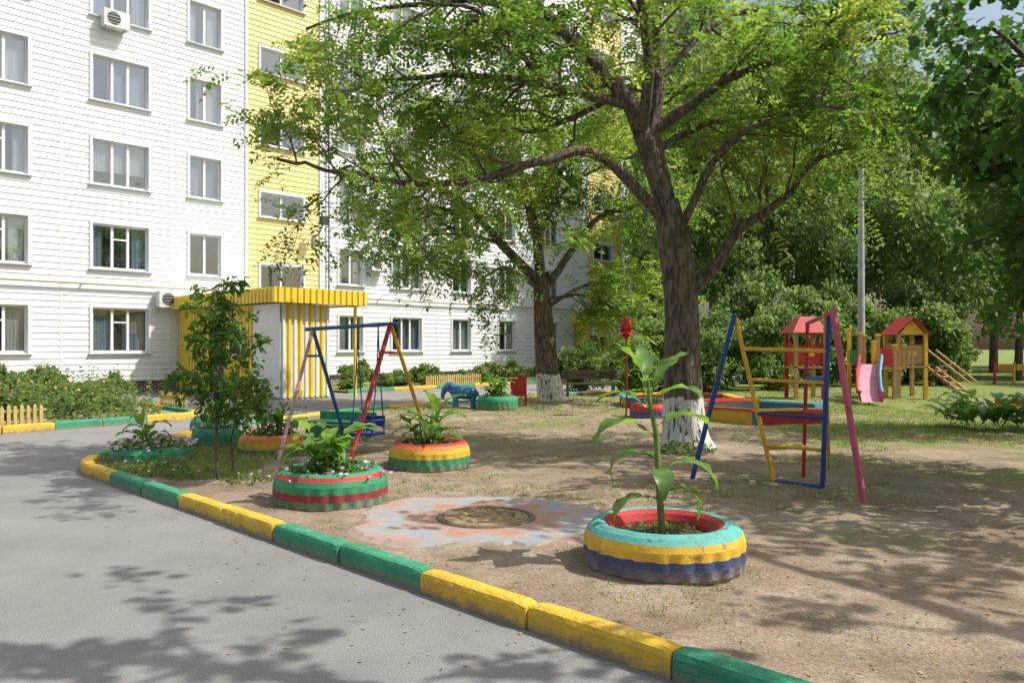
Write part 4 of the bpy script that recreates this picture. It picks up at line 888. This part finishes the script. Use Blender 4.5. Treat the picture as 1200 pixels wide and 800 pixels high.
# ------------------------------------------------------------ red flower on a tall stem
fx,fy=2.52,17.6
s=MB(); s.tube([(fx,fy,.05),(fx+.02,fy,1.0),(fx,fy,1.85)],.018,'p_maroon')
for i in range(7):
    a=i*.898
    bleaf(s,(fx,fy,1.76),a,.50,.20,1.15,-.3,'p_red',pet=.0); bleaf(s,(fx,fy,1.84),a+.5,.30,.17,.6,.9,'p_red',pet=.0)
for zz,aa in ((.5,.3),(.7,3.3),(.95,.2),(1.15,2.9)): bleaf(s,(fx,fy,zz),aa,.34,.10,.9,1.2,'leaf_broad')
s.build('red_flower_sculpture',(fx,fy,.05))
# ------------------------------------------------------------ low blue animal figure
bx,by=-1.2,19.8; s=MB(); q_=.76
def pt_(x,y,z): return (bx+x*.85,by+y*.85,.05+(z-.05)*q_)
s.tube([pt_(.40,0,.46),pt_(.28,0,.55),pt_(0,0,.58),pt_(-.22,0,.60),pt_(-.36,0,.62)],[.09,.16,.16,.16,.09],'p_lblue',n=14)
s.tube([pt_(-.24,0,.62),pt_(-.36,0,.72),pt_(-.42,0,.76)],[.13,.11,.10],'p_lblue',n=12)
s.tube([pt_(-.32,0,.84),pt_(-.44,0,.80),pt_(-.56,0,.68),pt_(-.62,0,.50),pt_(-.60,0,.36)],[.08,.11,.08,.05,.035],'p_lblue',n=12)
for q in (-1,1):
    s.tube([pt_(-.34,q*.10,.84),pt_(-.30,q*.20,.74),pt_(-.30,q*.20,.60)],[.05,.07,.03],'p_lblue',n=8)
    for xx in (-.24,.28): s.tube([pt_(xx,q*.1,.5),pt_(xx,q*.12,.28),pt_(xx,q*.12,.05)],[.075,.06,.07],'p_lblue',n=10)
    s.tube([pt_(-.49,q*.095,.80),pt_(-.495,q*.11,.80)],[.022,.015],'white_metal',n=8)
s.tube([pt_(.42,0,.50),pt_(.50,0,.42),pt_(.5,0,.28)],[.025,.02,.01],'p_lblue',n=8)
s.build('blue_elephant_figure',(bx,by,.05))
s=MB(); s.box((.17,20.6,.62),(.42,.04,.5),'p_red'); s.box((.17,20.4,.36),(.42,.4,.05),'p_red')
for sx in (-.18,.18):
    for sy in (0,.36): s.box((.17+sx,20.24+sy,.2),(.05,.05,.34),'p_red')
s.build('red_chair',(.17,20.5,.05))
s=MB()
for q in range(3): s.box((2.4,24.3+q*.13,.46),(1.7,.10,.04),'plank_dark')
for q in range(2): s.box((2.4,24.72,.66+q*.15),(1.7,.03,.11),'plank_dark')
for sx in (-.7,.7): s.box((2.4+sx,24.4,.24),(.06,.4,.42),'dark_metal'); s.box((2.4+sx,24.69,.6),(.05,.05,.5),'dark_metal')
s.build('park_bench',(2.4,24.4,.05))
s=MB()
for i in range(2): s.tube([(11.2+i*.35,18.2,.05),(11.2+i*.35,18.2,.4)],[.12,.15],'p_red',n=14)
s.build('red_flower_pots',(11.3,18.2,.05))

# ------------------------------------------------------------ light, world, camera
az=R(97); el=R(52)
Ls=Vector((math.sin(az)*math.cos(el),math.cos(az)*math.cos(el),math.sin(el)))
sd=bpy.data.lights.new('sun','SUN'); sd.energy=5.0; sd.angle=R(.5); sd.color=(1,.96,.89)
so=bpy.data.objects.new('sun',sd); COL.objects.link(so); so.rotation_euler=Ls.to_track_quat('Z','Y').to_euler(); so.location=(10,0,20)
w=bpy.data.worlds.new('World'); scene.world=w; w.use_nodes=True; nt=w.node_tree; nt.nodes.clear()
sk=nt.nodes.new('ShaderNodeTexSky'); sk.sky_type='NISHITA'; sk.sun_disc=False; sk.sun_elevation=el; sk.sun_rotation=az; sk.dust_density=4.5; sk.air_density=1.5
bg=nt.nodes.new('ShaderNodeBackground'); bg.inputs[1].default_value=.15; ow=nt.nodes.new('ShaderNodeOutputWorld')
nt.links.new(sk.outputs[0],bg.inputs[0]); nt.links.new(bg.outputs[0],ow.inputs[0])
cd=bpy.data.cameras.new('camera'); cam=bpy.data.objects.new('camera',cd); COL.objects.link(cam); cam.location=(0,0,1.6); cam.rotation_euler=(R(90),0,0)
cd.lens=28; cd.sensor_width=36; cd.shift_y=.005; cd.clip_end=1500; scene.camera=cam
scene.view_settings.view_transform='Standard'; scene.view_settings.look='None'; scene.view_settings.exposure=0
